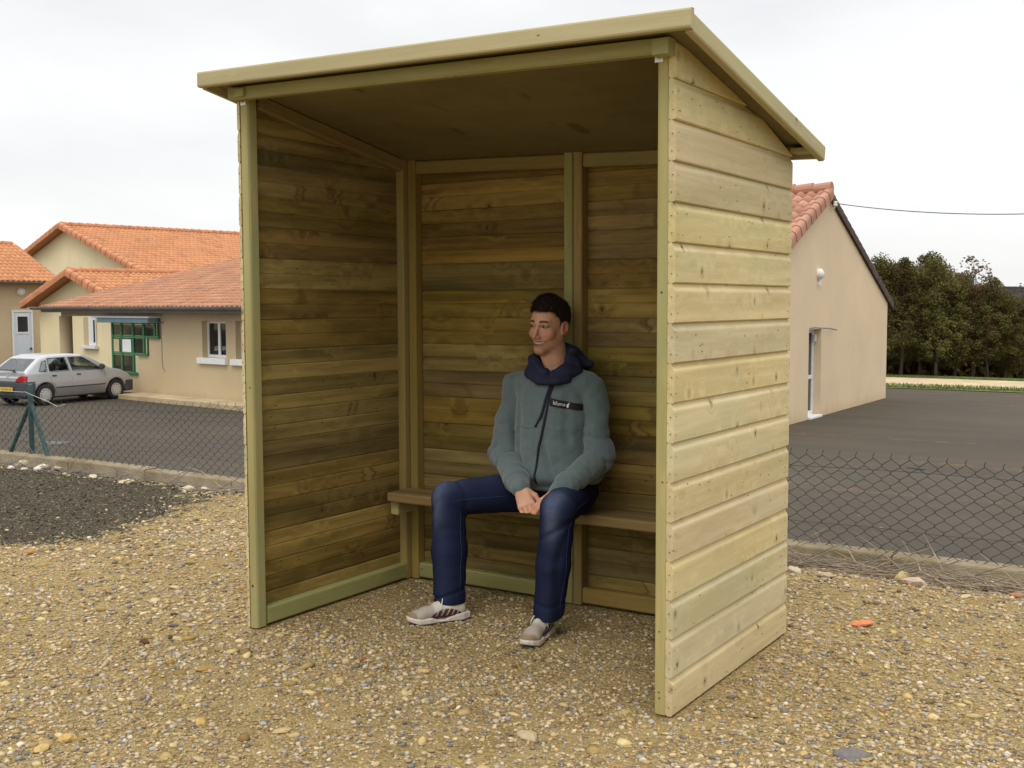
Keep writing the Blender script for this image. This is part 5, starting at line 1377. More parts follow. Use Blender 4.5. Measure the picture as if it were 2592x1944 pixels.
# rough grass along the verges
n = 9000; x = r.uniform(-9, 6, n); y = np.where(r.uniform(0, 1, n) < .5, r.uniform(33.0, 34.2, n), r.uniform(37.2, 39.0, n)); z = tz(x, y)+.03
a = r.uniform(0, 6.283, n); h = r.uniform(.04, .13, n); w2 = .02
P = np.stack([x, y, z], 1); dx = np.stack([np.cos(a)*w2, np.sin(a)*w2, 0*a], 1); tip = P+np.stack([r.normal(0, .03, n), r.normal(0, .03, n), h], 1)
V = np.stack([P-dx, P+dx, tip], 1).reshape(-1, 3); T = np.repeat(r.uniform(0, .7, (n, 3)), 3, 0)
M['blade'] = leaf_mat('grass_blades', (.10, .15, .035), (.16, .20, .06), (.22, .19, .08))
tag(mesh_obj('grass', V, np.arange(n*3).reshape(-1, 3), M['blade'], None, False, {'tint': T}), 'short green grass on both sides of the sandy path', 'grass', kind='stuff')
# ------------------------------------------------------------------ seated man
man = empty('person', (1.0, .90, .454), 0, 'young man in grey fleece and dark jeans sitting on the shelter bench, smiling sideways', 'person')
def attach(o, p=None, label=None):
    o.parent = p or man
    if p is None: o.matrix_parent_inverse = Matrix.Translation((-1.0, -.90, -.454))
    if label: o['label'] = label
    return o
def U(v): v = np.array(v, float); return v/np.linalg.norm(v)
def wav(P, fs, seed=0):
    r = np.random.default_rng(seed); o = np.zeros(len(P))
    for f in fs:
        for _ in range(3):
            k = U(r.normal(0, 1, 3))*f*r.uniform(.7, 1.3); k2 = U(r.normal(0, 1, 3))*f*.6
            o += np.sin(P@k+r.uniform(0, 6.28)+1.4*np.sin(P@k2+r.uniform(0, 6.28)))/3
    return o/len(fs)
# head frame
HC = np.array([.947, .895, 1.270]); HS = .985; PHI = math.radians(-4); TILT = math.radians(3); ROLL = math.radians(-3)
hf = U([math.sin(PHI)*math.cos(TILT), -math.cos(PHI)*math.cos(TILT), -math.sin(TILT)]); hl = U(np.cross([0, 0, 1], hf)); hu = np.cross(hf, hl)*-1
hu = U(np.cross(hf, hl)); hu = hu if hu[2] > 0 else -hu
hl, hu = U(hl*math.cos(ROLL)+hu*math.sin(ROLL)), U(hu*math.cos(ROLL)-hl*math.sin(ROLL))
HR = np.stack([hl, hf, hu], 1)
def HL(P): return (P-HC)@HR/HS      # -> (left, forward, up)
def head_sd(Q):
    l, f, u = Q[:, 0], Q[:, 1], Q[:, 2]; A = np.stack([np.abs(l), f, u], 1)
    d = sd_ell(Q, (0, -.012, .038), (.073, .093, .080))
    d = smin(d, sd_ell(Q, (0, .030, -.010), (.060, .060, .095)), .03)
    d = smin(d, sd_cap(A, (.047, .000, -.050), (.010, .068, -.106), .0185, .018), .032)
    d = smin(d, sd_ell(Q, (0, .075, -.108), (.017, .015, .013)), .018)
    d = smin(d, sd_ell(A, (.042, .058, -.034), (.022, .020, .019)), .02)     # cheeks lifted by the smile
    d = smin(d, sd_cap(A, (.010, .086, .019), (.044, .069, .022), .0075), .014)        # brow
    d = smin(d, sd_cap(Q, (0, .082, -.080), (0, .083, -.055), .012, .013), .03)
    d = smax(d, -sd_ell(A, (.031, .100, .003), (.0165, .019, .0105)), .012)   # eye sockets
    d = smin(d, sd_ell(A, (.031, .0735, .002), (.0125, .0125, .0115)), .004)
    d = smin(d, sd_cap(Q, (0, .084, .014), (0, .112, -.042), .0060, .0102), .010)     # nose
    d = smin(d, sd_ell(A, (.0130, .098, -.046), (.0082, .0115, .0075)), .006)
    d = smax(d, -sd_ell(A, (.0065, .107, -.0545), (.0038, .006, .0035)), .003)
    # smile: opened mouth, folds from nose to mouth corners
    um = -.0740+10.5*l*l
    mouth = np.sqrt(np.minimum(((u-um)/.0058)**2+(l/.027)**2, 40))-1; d = smax(d, -np.maximum(mouth*.006, -.0065-0*d+(.0835-16*l*l-f)*-1*0), .003) if False else d
    ring = np.abs(np.sqrt(((u-um)/.010)**2+(l/.031)**2)-1)*.010
    d = d-.0026*np.exp(-(ring/.0038)**2)*(f > .04)
    d = d+.0045*np.exp(-((u-um)/.0042)**2-(l/.024)**4)*(f > .04)
    d = smax(d, -sd_cap(A, (.019, .099, -.044), (.040, .076, -.076), .0012), .008)
    # ears
    E_ = A-np.array([.0745, -.010, -.008]); E_ = np.stack([E_[:, 0]-E_[:, 1]*-.35, E_[:, 1], E_[:, 2]-E_[:, 1]*-.25], 1)
    e = sd_ell(E_, (.004, 0, 0), (.0085, .0185, .031)); e = smax(e, -sd_ell(E_, (.0115, .003, .003), (.0075, .0105, .019)), .005)
    return smin(d, e, .006)
def hand(P, w, d, n, sgn, curl=(18, 30, 26), spread=.0, thumb=(.62, .55)):
    """w wrist, d along the palm, n out of the back of the hand, sgn chooses the thumb side"""
    d = U(d); n = U(np.array(n)-np.dot(n, d)*d); t = np.cross(n, d)*sgn; w = np.array(w); S = 1.0
    kn = w+d*.088
    D_ = sd_cap(P, w-d*.010, w+d*.01, .026, .025)
    for o in (-.026, -.009, .009, .026): D_ = smin(D_, sd_cap(P, w+t*o*.55+d*.008, kn+t*o-n*.002, .0165, .0125), .012)
    for i, (o, L) in enumerate(((.030, .070), (.0105, .079), (-.0095, .074), (-.0285, .058))):
        a = kn+t*o; dd = d+t*o*spread; r = .0092 if i < 3 else .0080; ang = 0; fd = 1e9
        for k, (fr, c) in enumerate(((.45, curl[0]+i*2), (.30, curl[1]), (.25, curl[2]))):
            ang += math.radians(c); dv = U(dd*math.cos(ang)-n*math.sin(ang)); b = a+dv*L*fr; fd = np.minimum(fd, sd_cap(P, a, b, r, r*.93)) if k else sd_cap(P, a, b, r*1.04, r*.95)
            fd = smin(fd, np.linalg.norm(P-b, axis=1)-r*.98, .003); a = b; r *= .93
        D_ = smin(D_, fd, .0035)
    a = w+d*.022+t*.020; b = a+U(d*thumb[0]+t*thumb[1]-n*.25)*.042; c = b+U(d*.85+t*.15-n*.3)*.034; e = c+U(d*.95-t*.1-n*.3)*.024
    th = smin(sd_cap(P, a, b, .0155, .0115), smin(sd_cap(P, b, c, .0115, .0105), sd_cap(P, c, e, .0105, .0088), .004), .006)
    return smin(D_, th, .008)
WR = np.array([.972, .618, .590]); WL = np.array([1.142, .628, .583])
ShR, ElR = np.array([.757, .925, .995]), np.array([.742, .835, .700]); ShL, ElL = np.array([1.140, .935, 1.000]), np.array([1.207, .880, .705])
def body_fn(P):
    Q = HL(P); d = head_sd(Q)*HS
    nk = sd_cap(P, (.952, .905, 1.22), (.965, .932, 1.05), .053, .062)
    nk = smin(nk, sd_cap(P, (.93, .862, 1.165), (.966, .868, 1.068), .013, .012), .03)   # throat
    d = smin(d, nk, .022)
    d = smin(d, sd_cap(P, (.80, .935, 1.0), (1.10, .94, 1.0), .055), .06)
    d = smin(d, sd_ell(P, (.965, .925, .90), (.15, .095, .17)), .05); d = smin(d, sd_ell(P, (.985, .92, .66), (.14, .10, .18)), .06)
    for S_, E_, W_ in ((ShR, ElR, WR), (ShL, ElL, WL)):
        d = smin(d, smin(sd_cap(P, S_, E_, .040, .034), sd_cap(P, E_, W_, .033, .025), .02), .02)
    d = smin(d, hand(P, WR, (.60, -.46, -.66), (.20, -.78, .60), 1, (16, 34, 30)), .01)
    d = np.minimum(d, hand(P, WL, (-.30, -.52, -.80), (.78, -.56, .25), -1, (22, 40, 36), thumb=(.8, .35)))
    return d
V, F = surface(body_fn, (.62, .46, .50), (1.30, 1.06, 1.43), .0030)
t = NT('skin'); hq = t.attr('hl').outputs['Vector']; l_, f_, u_ = t.sep(hq)
al = t.math('ABSOLUTE', l_); co = t.obj()
def G(x, c, w): return t.math('POWER', 2.718, t.math('MULTIPLY', t.math('POWER', t.math('DIVIDE', t.math('SUBTRACT', x, c), w), 2.0), -1.0))
def box_(x, a, b, s=.002): return t.math('MULTIPLY', t.rng(x, a-s, a+s), t.rng(x, b+s, b-s))
nz_ = t.noise(co, 35, 4, .6)
c = t.mix(t.rng(nz_, .35, .65), (.50, .25, .152), (.58, .31, .195))
front_ = t.rng(f_, .02, .05)
red = t.math('ADD', t.math('MULTIPLY', G(al, .045, .018), G(u_, -.028, .018)), t.math('MULTIPLY', G(al, .0, .014), G(u_, -.042, .016)))
c = t.mix(t.math('MULTIPLY', t.math('MULTIPLY', red, front_), .45), c, (.46, .15, .10))
beard = t.math('MULTIPLY', t.rng(u_, -.045, -.075), t.math('MULTIPLY', t.rng(u_, -.135, -.120), t.rng(f_, -.02, .02)))
c = t.mix(t.math('MULTIPLY', beard, .28), c, (.22, .14, .10))
c = t.mix(t.math('MULTIPLY', t.rng(al, .072, .078), t.math('MULTIPLY', t.rng(u_, -.06, -.04), t.rng(u_, .05, .03))), c, (.40, .165, .11))
um = t.math('ADD', t.math('MULTIPLY', t.math('MULTIPLY', l_, l_), 10.5), -.0740); dm = t.math('ABSOLUTE', t.math('SUBTRACT', u_, um))
taper = t.math('SUBTRACT', 1.0, t.math('POWER', t.math('MINIMUM', t.math('DIVIDE', al, .034), 1.0), 2.0))
lipm = t.math('MULTIPLY', t.rng(t.math('SUBTRACT', dm, t.math('MULTIPLY', taper, .0125)), .0010, -.0010), front_)
teem = t.math('MULTIPLY', t.rng(t.math('SUBTRACT', dm, t.math('MULTIPLY', taper, .0070)), .0008, -.0008), t.math('MULTIPLY', front_, t.rng(al, .0295, .0275)))
teeth = t.mix(t.rng(t.math('SINE', t.math('MULTIPLY', l_, 820.0)), .55, .95, 0, .5), (.60, .54, .45), (.17, .10, .075))
teeth = t.mix(t.rng(t.math('SUBTRACT', u_, um), -.0015, -.0035), teeth, (.10, .03, .025))
c = t.mix(t.math('MULTIPLY', lipm, .9), c, (.24, .085, .065)); c = t.mix(teem, c, teeth)
bu = t.math('SUBTRACT', u_, t.math('SUBTRACT', .0235, t.math('MULTIPLY', t.math('POWER', t.math('SUBTRACT', al, .030), 2.0), 7.0)))
brow = t.math('MULTIPLY', t.math('MULTIPLY', t.rng(t.math('ABSOLUTE', bu), .0062, .0030), t.math('MULTIPLY', t.rng(al, .010, .014), t.rng(al, .054, .046))), front_)
c = t.mix(t.math('MULTIPLY', brow, .95), c, (.022, .012, .008))
ex = t.math('DIVIDE', t.math('SUBTRACT', al, .0315), .0145); ez = t.math('DIVIDE', t.math('SUBTRACT', u_, .0015), .0048)
er = t.math('ADD', t.math('MULTIPLY', ex, ex), t.math('MULTIPLY', ez, ez))
c = t.mix(t.math('MULTIPLY', t.rng(er, 3.2, 1.1), t.math('MULTIPLY', front_, .9)), c, (.11, .045, .03))  # dark ring round each eye, socket shade put into the skin colour
iris = t.rng(t.math('ABSOLUTE', t.math('SUBTRACT', t.math('MULTIPLY', l_, 1.0), t.math('SUBTRACT', t.math('MULTIPLY', t.math('SIGN', l_), .0315), .003))), .0066, .0052)
c = t.mix(t.math('MULTIPLY', t.rng(er, 1.15, .9), front_), c, t.mix(iris, (.27, .21, .18), (.018, .011, .008)))
t.set(color=c, rough=.48, spec=.35, sub=.0, normal=t.bump(t.noise(co, 260, 3), .12, .001)); M['skin'] = t.m
body = mesh_obj('body', V, F, M['skin'], None, True, {'hl': HL(V)}); attach(body, None)

# hair: cap over the skull with a short ragged hairline
def hair_fn(P):
    Q = HL(P); l, f, u = Q[:, 0], Q[:, 1], Q[:, 2]
    d = sd_ell(Q, (0, -.014, .042), (.0768, .0960, .0865)); d = smin(d, sd_ell(Q, (.0, .015, .085), (.050, .060, .050)), .03)
    d = d-.0035*np.abs(np.sin(Q@np.array([260, 60, 90.])+4*np.sin(Q@np.array([30, 80, 60.]))))-.002*wav(Q, (420,), 3)-.0045*wav(Q, (70, 130), 5)
    g = np.interp(u, [-.085, -.055, -.020, .010, .035, .055, .066, .078, .12], [-.075, -.045, .010, .022, .034, .048, .068, .112, .2])
    g = g-.010*np.clip((np.abs(l)-.030)/.022, 0, 1)*np.clip((.078-u)/.02, 0, 1)*np.clip((u-.005)/.02, 0, 1)
    g = g+(.005*np.sin(l*300+2*np.sin(l*130))+.006*np.sin(l*85+.8))*(u > .03)+.003*np.sin(u*300)
    d = smax(d, (f-g)*.8, .006); d = smax(d, -.082-u, .01)
    # leave the ear free
    A = np.stack([np.abs(l), f, u], 1); d = smax(d, -sd_ell(A, (.083, -.012, -.012), (.018, .019, .030)), .004)
    return d*HS
V, F = surface(hair_fn, (.82, .76, 1.15), (1.08, 1.04, 1.43), .0025)
t = NT('short_dark_hair'); co = t.attr('hl').outputs['Vector']
n_ = t.noise(t.mapv(co, (900, 220, 300)), 1, 3, .7); c = t.mix(t.rng(n_, .35, .7), (.007, .005, .004), (.045, .029, .019))
t.set(color=c, rough=.55, spec=.3, normal=t.bump(n_, .9, .004)); M['hair'] = t.m
hr = attach(mesh_obj('hair', V, F, M['hair'], None, True, {'hl': HL(V)}))
# short strands give the hair its ragged edge
r = np.random.default_rng(3); e = .001; n = 15000; q = V[r.integers(0, len(V), n)]+r.normal(0, .0008, (n, 3))
g = np.stack([hair_fn(q+np.array(o)*e)-hair_fn(q-np.array(o)*e) for o in ((1, 0, 0), (0, 1, 0), (0, 0, 1))], 1); g /= np.linalg.norm(g, axis=1)[:, None]+1e-9
Q = HL(q); flow = hf[None]*np.where(Q[:, 2] > .03, .9, .1)[:, None]-hu[None]*np.where(Q[:, 2] > .06, .15, .9)[:, None]+r.normal(0, .35, (n, 3))
flow -= g*(flow*g).sum(1)[:, None]; d = g*r.uniform(.25, .9, n)[:, None]+flow; d /= np.linalg.norm(d, axis=1)[:, None]; L = r.uniform(.005, .0125, n)[:, None]*(1+.6*((Q[:, 1] > .03) & (Q[:, 2] > .03)))[:, None]
w = np.cross(d, r.normal(0, 1, (n, 3))); w /= np.linalg.norm(w, axis=1)[:, None]; w *= .0006
Vs = np.stack([q-w-g*.001, q+w-g*.001, q+d*L], 1).reshape(-1, 3)
st = mesh_obj('strands', Vs, np.arange(n*3).reshape(-1, 3), M['hair'], None, False, {'hl': HL(Vs)}); st.parent = hr; st['kind'] = 'stuff'

# ---- jacket
def cre(x): return np.exp(-((np.mod(x, 2*math.pi)-math.pi)/.75)**2)*1.5-.45
def sleeve(P, S_, E_, W_, sd):
    L1 = np.linalg.norm(E_-S_); a1 = ((P-S_)@(E_-S_))/L1; L2 = np.linalg.norm(W_-E_); a2 = ((P-E_)@(W_-E_))/L2
    u1 = U(E_-S_); u2 = U(W_-E_)
    d1 = sd_cap(P, S_, E_, .062, .057); d2 = sd_cap(P, E_, E_+(W_-E_)*.80, .058, .051)
    d3 = sd_cap(P, E_+(W_-E_)*.80, E_+(W_-E_)*.98, .048, .040)
    side = np.cross(u1, u2); q = P@U(side); 
    f1 = .010*cre(a1*62+q*26+sd)*np.exp(-((a1-L1)/.13)**2)+.0065*np.sin(a1*30+q*40+sd*2)
    f2 = .010*cre(a2*70-q*24+sd)*np.exp(-((a2)/.12)**2)+.008*cre(a2*85+q*20+sd*3)*np.exp(-((a2-L2*.8)/.07)**2)
    return smin(smin(d1+f1, d2+f2, .028), d3, .016)
def torso(P):
    x, y, z = P[:, 0], P[:, 1], P[:, 2]
    zz = [.53, .56, .62, .75, .88, .98, 1.03, 1.065, 1.10]
    a = np.interp(z, zz, [.160, .174, .186, .182, .182, .178, .155, .115, .085]); b = np.interp(z, zz, [.135, .150, .165, .158, .142, .125, .108, .088, .075])
    cx = np.interp(z, [.55, .80, 1.1], [1.000, .975, .960]); cy = np.interp(z, [.55, .75, .95, 1.1], [.895, .893, .908, .925])
    k = np.sqrt(((x-cx)/a)**2+((y-cy)/b)**2); d = (k-1)*np.minimum(a, b)*.9
    fr = y < cy
    d = d+.006*np.sin(z*38+(x-cx)*30+2*np.sin(z*14))*np.exp(-((z-.64)/.10)**2)
    d = d+.010*cre((x-cx)*42+z*9+1.5*np.sin(z*11))*np.clip((.90-z)/.15, 0, 1)*np.clip((z-.56)/.06, 0, 1)
    d = d+.006*np.exp(-((np.abs(x-cx)-.115-.15*(1.0-z)*.2)/.016)**2)*fr*np.clip((z-.72)/.08, 0, 1)*np.clip((1.03-z)/.1, 0, 1)
    # horizontal slouch roll over the lap
    d = d-.010*np.exp(-((z-.63)/.035)**2)+.008*np.exp(-((z-.585)/.012)**2)
    d = smax(d, .558-z+.02*np.clip((y-.78)/.2, 0, 1), .02)
    d = smax(d, z-1.085, .015)
    return d
def jacket_fn(P):
    d = torso(P)
    sh = sd_cap(P, (.780, .928, 1.005), (1.115, .935, 1.010), .060, .062); d = smin(d, sh, .045)
    dR = sleeve(P, ShR, ElR, WR, .7); dL = sleeve(P, ShL, ElL, WL, 2.1)
    d = smin(d, smin(dR, dL, .004), .005)
    d = smax(d, -sd_cap(P, (.955, .905, 1.25), (.966, .915, 1.04), .070, .062), .01)   # neck opening
    d = d+.0036*wav(P, (30, 60), 4)+.0018*wav(P, (120,), 6)
    return smax(d, P[:, 1]-1.047, .01)
V, F = surface(jacket_fn, (.60, .50, .52), (1.34, 1.07, 1.13), .0042)
t = NT('fleece'); co = t.obj(); n1 = t.noise(co, 420, 3, .7); n2 = t.noise(co, 28, 4, .6)
c = t.mix(t.rng(n2, .35, .65), (.100, .138, .142), (.124, .162, .160)); c = t.mix(t.rng(n1, .5, .75, 0, .35), c, (.15, .185, .19))
t.set(color=c, rough=.95, spec=.1, sheen=.35, normal=t.bump(t.math('ADD', n1, t.math('MULTIPLY', n2, .8)), .6, .003)); M['fleece'] = t.m
M['navy'] = plain('navy_fleece', (.026, .028, .055), .9, .25, 90, .5, spec=.15)
M['black'] = plain('black_trim', (.012, .012, .014), .7, .2, 50, spec=.3)
M['offwhite'] = plain('white_print', (.70, .70, .68), .6, .05, 30)
M['maroon'] = plain('maroon_cloth', (.09, .018, .024), .85, .2, 40)
jk = attach(mesh_obj('jacket', V, F, M['fleece'], None, True))
def surf_y(x, z, fn=jacket_fn, lo=.5, hi=1.05):
    x = np.atleast_1d(x).astype(float); z = np.atleast_1d(z).astype(float); Y = np.linspace(lo, hi, 221)
    P = np.stack([np.repeat(x, 221), np.tile(Y, len(x)), np.repeat(z, 221)], 1); d = fn(P).reshape(len(x), 221); k = np.argmax(d < 0, 1)
    k = np.maximum(k, 1); r = np.arange(len(x)); d0, d1 = d[r, k-1], d[r, k]; return Y[k-1]+(Y[1]-Y[0])*d0/(d0-d1)
def torso_only(P): return smin(torso(P), sd_cap(P, (.780, .928, 1.005), (1.115, .935, 1.010), .060, .062), .045)+.0036*wav(P, (30, 60), 4)
def ribbon(name, pts, w, mat, off=.0025, th=.002, parent=None, fn=torso_only):
    p = np.array(pts, float); k = 60; s = np.linspace(0, 1, k); L = np.linspace(0, 1, len(p)); x = np.interp(s, L, p[:, 0]); z = np.interp(s, L, p[:, 1])
    dx = np.gradient(x); dz = np.gradient(z); n = np.hypot(dx, dz); nx, nz2_ = -dz/n, dx/n; V = []; 
    for sg, of in ((-1, off*.3), (-.6, off+th), (.6, off+th), (1, off*.3)):
        xx = x+nx*w*.5*sg; zz = z+nz2_*w*.5*sg; y = surf_y(xx, zz, fn)-of; V.append(np.stack([xx, y, zz], 1))
    V = np.concatenate(V); F = [(j*k+i, j*k+i+1, (j+1)*k+i+1, (j+1)*k+i) for j in range(3) for i in range(k-1)]
    o = mesh_obj(name, V, F, mat, None, True); o.parent = parent or jk; return o
zip_pts = [(1.020, 1.040), (1.016, .985), (1.010, .92), (1.000, .84), (.990, .76), (.984, .69), (.983, .63), (.986, .595)]
ribbon('zip', zip_pts, .011, M['black'])
# dark chest band with print
bx0, bx1 = 1.019, 1.150
def band_xy(s, v): # s 0..1 along, v 0..1 up
    x = bx0+(bx1-bx0)*s; zb = .9290-.024*s; h = .034-.006*s; return x, zb+h*v
k = 30; V = []
for v in (0, .5, 1):
    x, z = band_xy(np.linspace(0, 1, k), v); V.append(np.stack([x, surf_y(x, z, torso_only)-.0035, z], 1))
V = np.concatenate(V); F = [(j*k+i, j*k+i+1, (j+1)*k+i+1, (j+1)*k+i) for j in range(2) for i in range(k-1)]
band = mesh_obj('chest_band', V, F, M['black'], None, True); band.parent = jk
fc = bpy.data.curves.new('print', 'FONT'); fc.body = 'lafuma'; fc.size = 1; fo = bpy.data.objects.new('print', fc); COL.objects.link(fo)
bpy.context.view_layer.update(); tm = bpy.data.meshes.new_from_object(fo.evaluated_get(bpy.context.evaluated_depsgraph_get()))
tv = np.array([v.co[:] for v in tm.vertices]); tf = [tuple(p.vertices) for p in tm.polygons]; bpy.data.objects.remove(fo)
tw = tv[:, 0].max(); sx = .355*(bx1-bx0)
s = .12+.355*tv[:, 0]/tw; v = .30+.50*tv[:, 1]/.72; x, z = band_xy(s, v); V = np.stack([x, surf_y(x, z, torso_only)-.0052, z], 1)
pr = mesh_obj('print', V, tf, M['offwhite'], None); pr.parent = jk
an = np.linspace(0, 2*math.pi, 24, endpoint=False); s = .535+.030*np.cos(an)*(1+.0*an); v = .40+.26*np.sin(an)
s = np.append(s, []); pts2 = [(a_, b_) for a_, b_ in zip(s, v)]; pts2[4] = (.585, .93); pts2[3] = (.580, .74); pts2[5] = (.560, .80)
ss = np.array(pts2); x, z = band_xy(ss[:, 0], ss[:, 1]); V = np.stack([x, surf_y(x, z, torso_only)-.0052, z], 1)
lf_ = mesh_obj('leaf_mark', V, [tuple(range(24))], M['offwhite'], None); lf_.parent = jk
# seams
t = plain('fleece_seam', (.085, .12, .125), .9, .1, 50); 
ribbon('seam', [(.855, .834), (.90, .829), (.96, .832), (.996, .838)], .0035, t, .0005, .0006); ribbon('seam', [(1.005, .836), (1.06, .824), (1.12, .824), (1.150, .828)], .0035, t, .0005, .0006)
ribbon('seam', [(1.148, .955), (1.146, .88), (1.14, .80), (1.12, .73)], .0035, t, .0005, .0006)
# draw cords hanging from the collar
for p, r_ in (([(1.010, 1.035), (1.000, .96), (.985, .88), (.966, .838)], .0040), ([(1.016, 1.035), (1.004, .95), (.992, .895), (.988, .875)], .0034)):
    p = np.array(p); q = np.linspace(0, 1, 14); x = np.interp(q, np.linspace(0, 1, len(p)), p[:, 0]); z = np.interp(q, np.linspace(0, 1, len(p)), p[:, 1]); y = surf_y(x, z, torso_only)-.006
    mb = MB(); mb.tube(list(zip(x, y, z)), [r_]*13+[r_*1.4], 7); o = mb.build('draw_cord', M['navy'], None, True); o.parent = jk
# black elastic cuffs
for E_, W_ in ((ElR, WR), (ElL, WL)):
    u = U(W_-E_); mb = MB(); mb.lathe(tuple(W_-u*.020), tuple(u), [(.030, 0), (.0355, .004), (.0345, .020), (.029, .026)], 24); o = mb.build('cuff', M['black'], None, True); o.parent = jk
# ---- hood lying round the neck
hk = np.array([  # lower point, upper point, radius, going round the neck from the front
    (1.012, .795, 1.036, 1.008, .812, 1.052, .018), (.950, .800, 1.036, .935, .830, 1.085, .021), (.885, .835, 1.055, .880, .870, 1.125, .023), (.868, .900, 1.085, .885, .925, 1.150, .025),
    (.905, .965, 1.090, .920, .970, 1.165, .030), (.975, .985, 1.095, .975, .985, 1.172, .032), (1.050, .970, 1.095, 1.030, .960, 1.160, .030), (1.082, .905, 1.075, 1.052, .905, 1.135, .025), (1.070, .840, 1.050, 1.050, .858, 1.095, .022), (1.042, .805, 1.040, 1.032, .825, 1.066, .019)])
def hood_fn(P):
    d = None; n = len(hk)
    for i in range(n*2):
        u = (i/2) % n; a = int(u); b = (a+1) % n; k = hk[a] if i % 2 == 0 else (hk[a]+hk[b])/2*1.0
        e = sd_cap(P, k[:3], k[3:6], k[6]*1.02, k[6]*.80); d = e if d is None else smin(d, e, .016)
    d = smin(d, sd_ell(P, (.985, .995, 1.085), (.10, .045, .055)), .03); d = smin(d, sd_cap(P, (1.04, .985, 1.11), (1.105, .975, 1.100), .034, .018), .03)
    ang = np.arctan2(P[:, 1]-.9, P[:, 0]-.965)
    d = d+.0040*np.sin(P[:, 2]*105+ang*2.2+1.2*np.sin(ang*3))+.0015*wav(P, (60,), 9)
    d = smax(d, -(sd_cap(P, (.950, .895, 1.25), (.975, .900, 1.03), .061, .050)), .006)
    return smax(d, P[:, 1]-1.046, .01)
V, F = surface(hood_fn, (.82, .75, .99), (1.15, 1.07, 1.21), .0034)
attach(mesh_obj('hood', V, F, M['navy'], None, True))
mb = MB(); mb.lathe((.975, .885, 1.030), (0, -.25, 1), [(.05, 0), (.066, .012), (.062, .026), (.05, .030)], 28); o = mb.build('tshirt_collar', M['maroon'], None, True); attach(o)

# ---- jeans
HpR, KnR, AnR = np.array([.915, .895, .545]), np.array([.603, .613, .515]), np.array([.632, .570, .05])
HpL, KnL, AnL = np.array([1.075, .895, .545]), np.array([1.197, .545, .532]), np.array([1.132, .572, .05])
def leg(P, H_, K_, A_, sd, rk, rc, rh):
    L1 = np.linalg.norm(K_-H_); a1 = ((P-H_)@(K_-H_))/L1; L2 = np.linalg.norm(A_-K_); a2 = ((P-K_)@(A_-K_))/L2
    d1 = sd_cap(P, H_, K_, .098, rk); mid = K_+(A_-K_)*.48
    d2 = smin(sd_cap(P, K_, mid, rk, rc), sd_cap(P, mid, A_, rc, rh), .02)
    q = P@U(np.cross(K_-H_, A_-K_)); fwd = P@U(H_-K_)
    f = .006*cre(a1*55+q*30+sd)*np.exp(-((a1-L1*.95)/.10)**2)+.0045*np.sin(a1*36-q*30+sd*2)*np.exp(-(a1/.15)**2)
    g = .005*cre(a2*48+q*38+sd)*np.exp(-((a2-.06)/.09)**2)+.0055*cre(a2*75+fwd*26+sd)*np.exp(-((a2-L2*.93)/.06)**2)+.006*cre(q*46+a2*7+sd*2+1.5*np.sin(a2*9))*np.clip(a2/.15, 0, 1)
    return smin(d1+f, d2+g, .022)
def jeans_fn(P):
    d = smin(leg(P, HpR, KnR, AnR, .5, .071, .075, .068), leg(P, HpL, KnL, AnL, 2.3, .070, .066, .060), .012)
    d = smin(d, sd_ell(P, (.995, .915, .56), (.165, .125, .105)), .04)
    d = smax(d, .458-P[:, 2], .008)*(P[:, 1] > .86)+d*(P[:, 1] <= .86)
    d = d+.0015*wav(P, (60, 110), 12)
    d = smax(d, .068-P[:, 2]+.0, .006)
    # open hems
    for A_, r in ((AnR, .050), (AnL, .043)): d = smax(d, -np.maximum(sd_cap(P, A_, A_+np.array([0, 0, .10]), r), P[:, 2]-.12), .006)
    return d
V, F = surface(jeans_fn, (.48, .42, .05), (1.32, 1.06, .70), .0045)
def knee_mask(V):
    m = np.zeros(len(V))
    for K_, n in ((KnR, U([-.25, -.95, .25])), (KnL, U([.1, -.97, .2]))):
        q = V-(K_+n*.07+np.array([0, 0, -.03])); m += .75*np.exp(-((q[:, 0]/.032)**2+(q[:, 1]/.06)**2+(q[:, 2]/.095)**2))
        q = V-(K_+n*.04+np.array([0, 0, .055])); m += .45*np.exp(-((q[:, 0]/.05)**2+(q[:, 1]/.06)**2+(q[:, 2]/.04)**2))
    for H_, K_ in ((HpR, KnR), (HpL, KnL)):
        a = np.clip(((V-H_)@(K_-H_))/((K_-H_)@(K_-H_)), 0, 1); p = H_+a[:, None]*(K_-H_)+np.array([0, 0, .08]); m += .25*np.exp(-(np.linalg.norm(V-p, axis=1)/.06)**2)
    for K_, A_ in ((KnR, AnR), (KnL, AnL)):
        a = np.clip(((V-K_)@(A_-K_))/((A_-K_)@(A_-K_)), 0, 1); p = K_+a[:, None]*(A_-K_)+np.array([.02, -.09, 0]); m += .12*np.exp(-(np.linalg.norm(V-p, axis=1)/.04)**2)
    return np.clip(m, 0, .75)*.8
m = knee_mask(V)
t = NT('denim'); k = t.sep(t.attr('wear').outputs['Vector'])[0]; co = t.obj(); n1 = t.noise(co, 30, 5, .7); n2 = t.noise(t.mapv(co, (700, 700, 160)), 1, 2)
kk = t.math('MULTIPLY', k, t.rng(n1, .25, .75, .55, 1.2)); c = t.mix(t.math('MINIMUM', kk, 1.0), (.011, .014, .038), (.13, .165, .25)); c = t.mix(t.rng(n1, .5, .8, 0, .35), c, (.020, .026, .060))
c = t.mix(t.rng(n2, .45, .7, 0, .25), c, (.035, .045, .085))
t.set(color=c, rough=.97, spec=.04, normal=t.bump(t.math('ADD', n2, n1), .6, .002)); M['denim'] = t.m
jn = attach(mesh_obj('jeans', V, F, M['denim'], None, True, {'wear': np.stack([m]*3, 1)}))

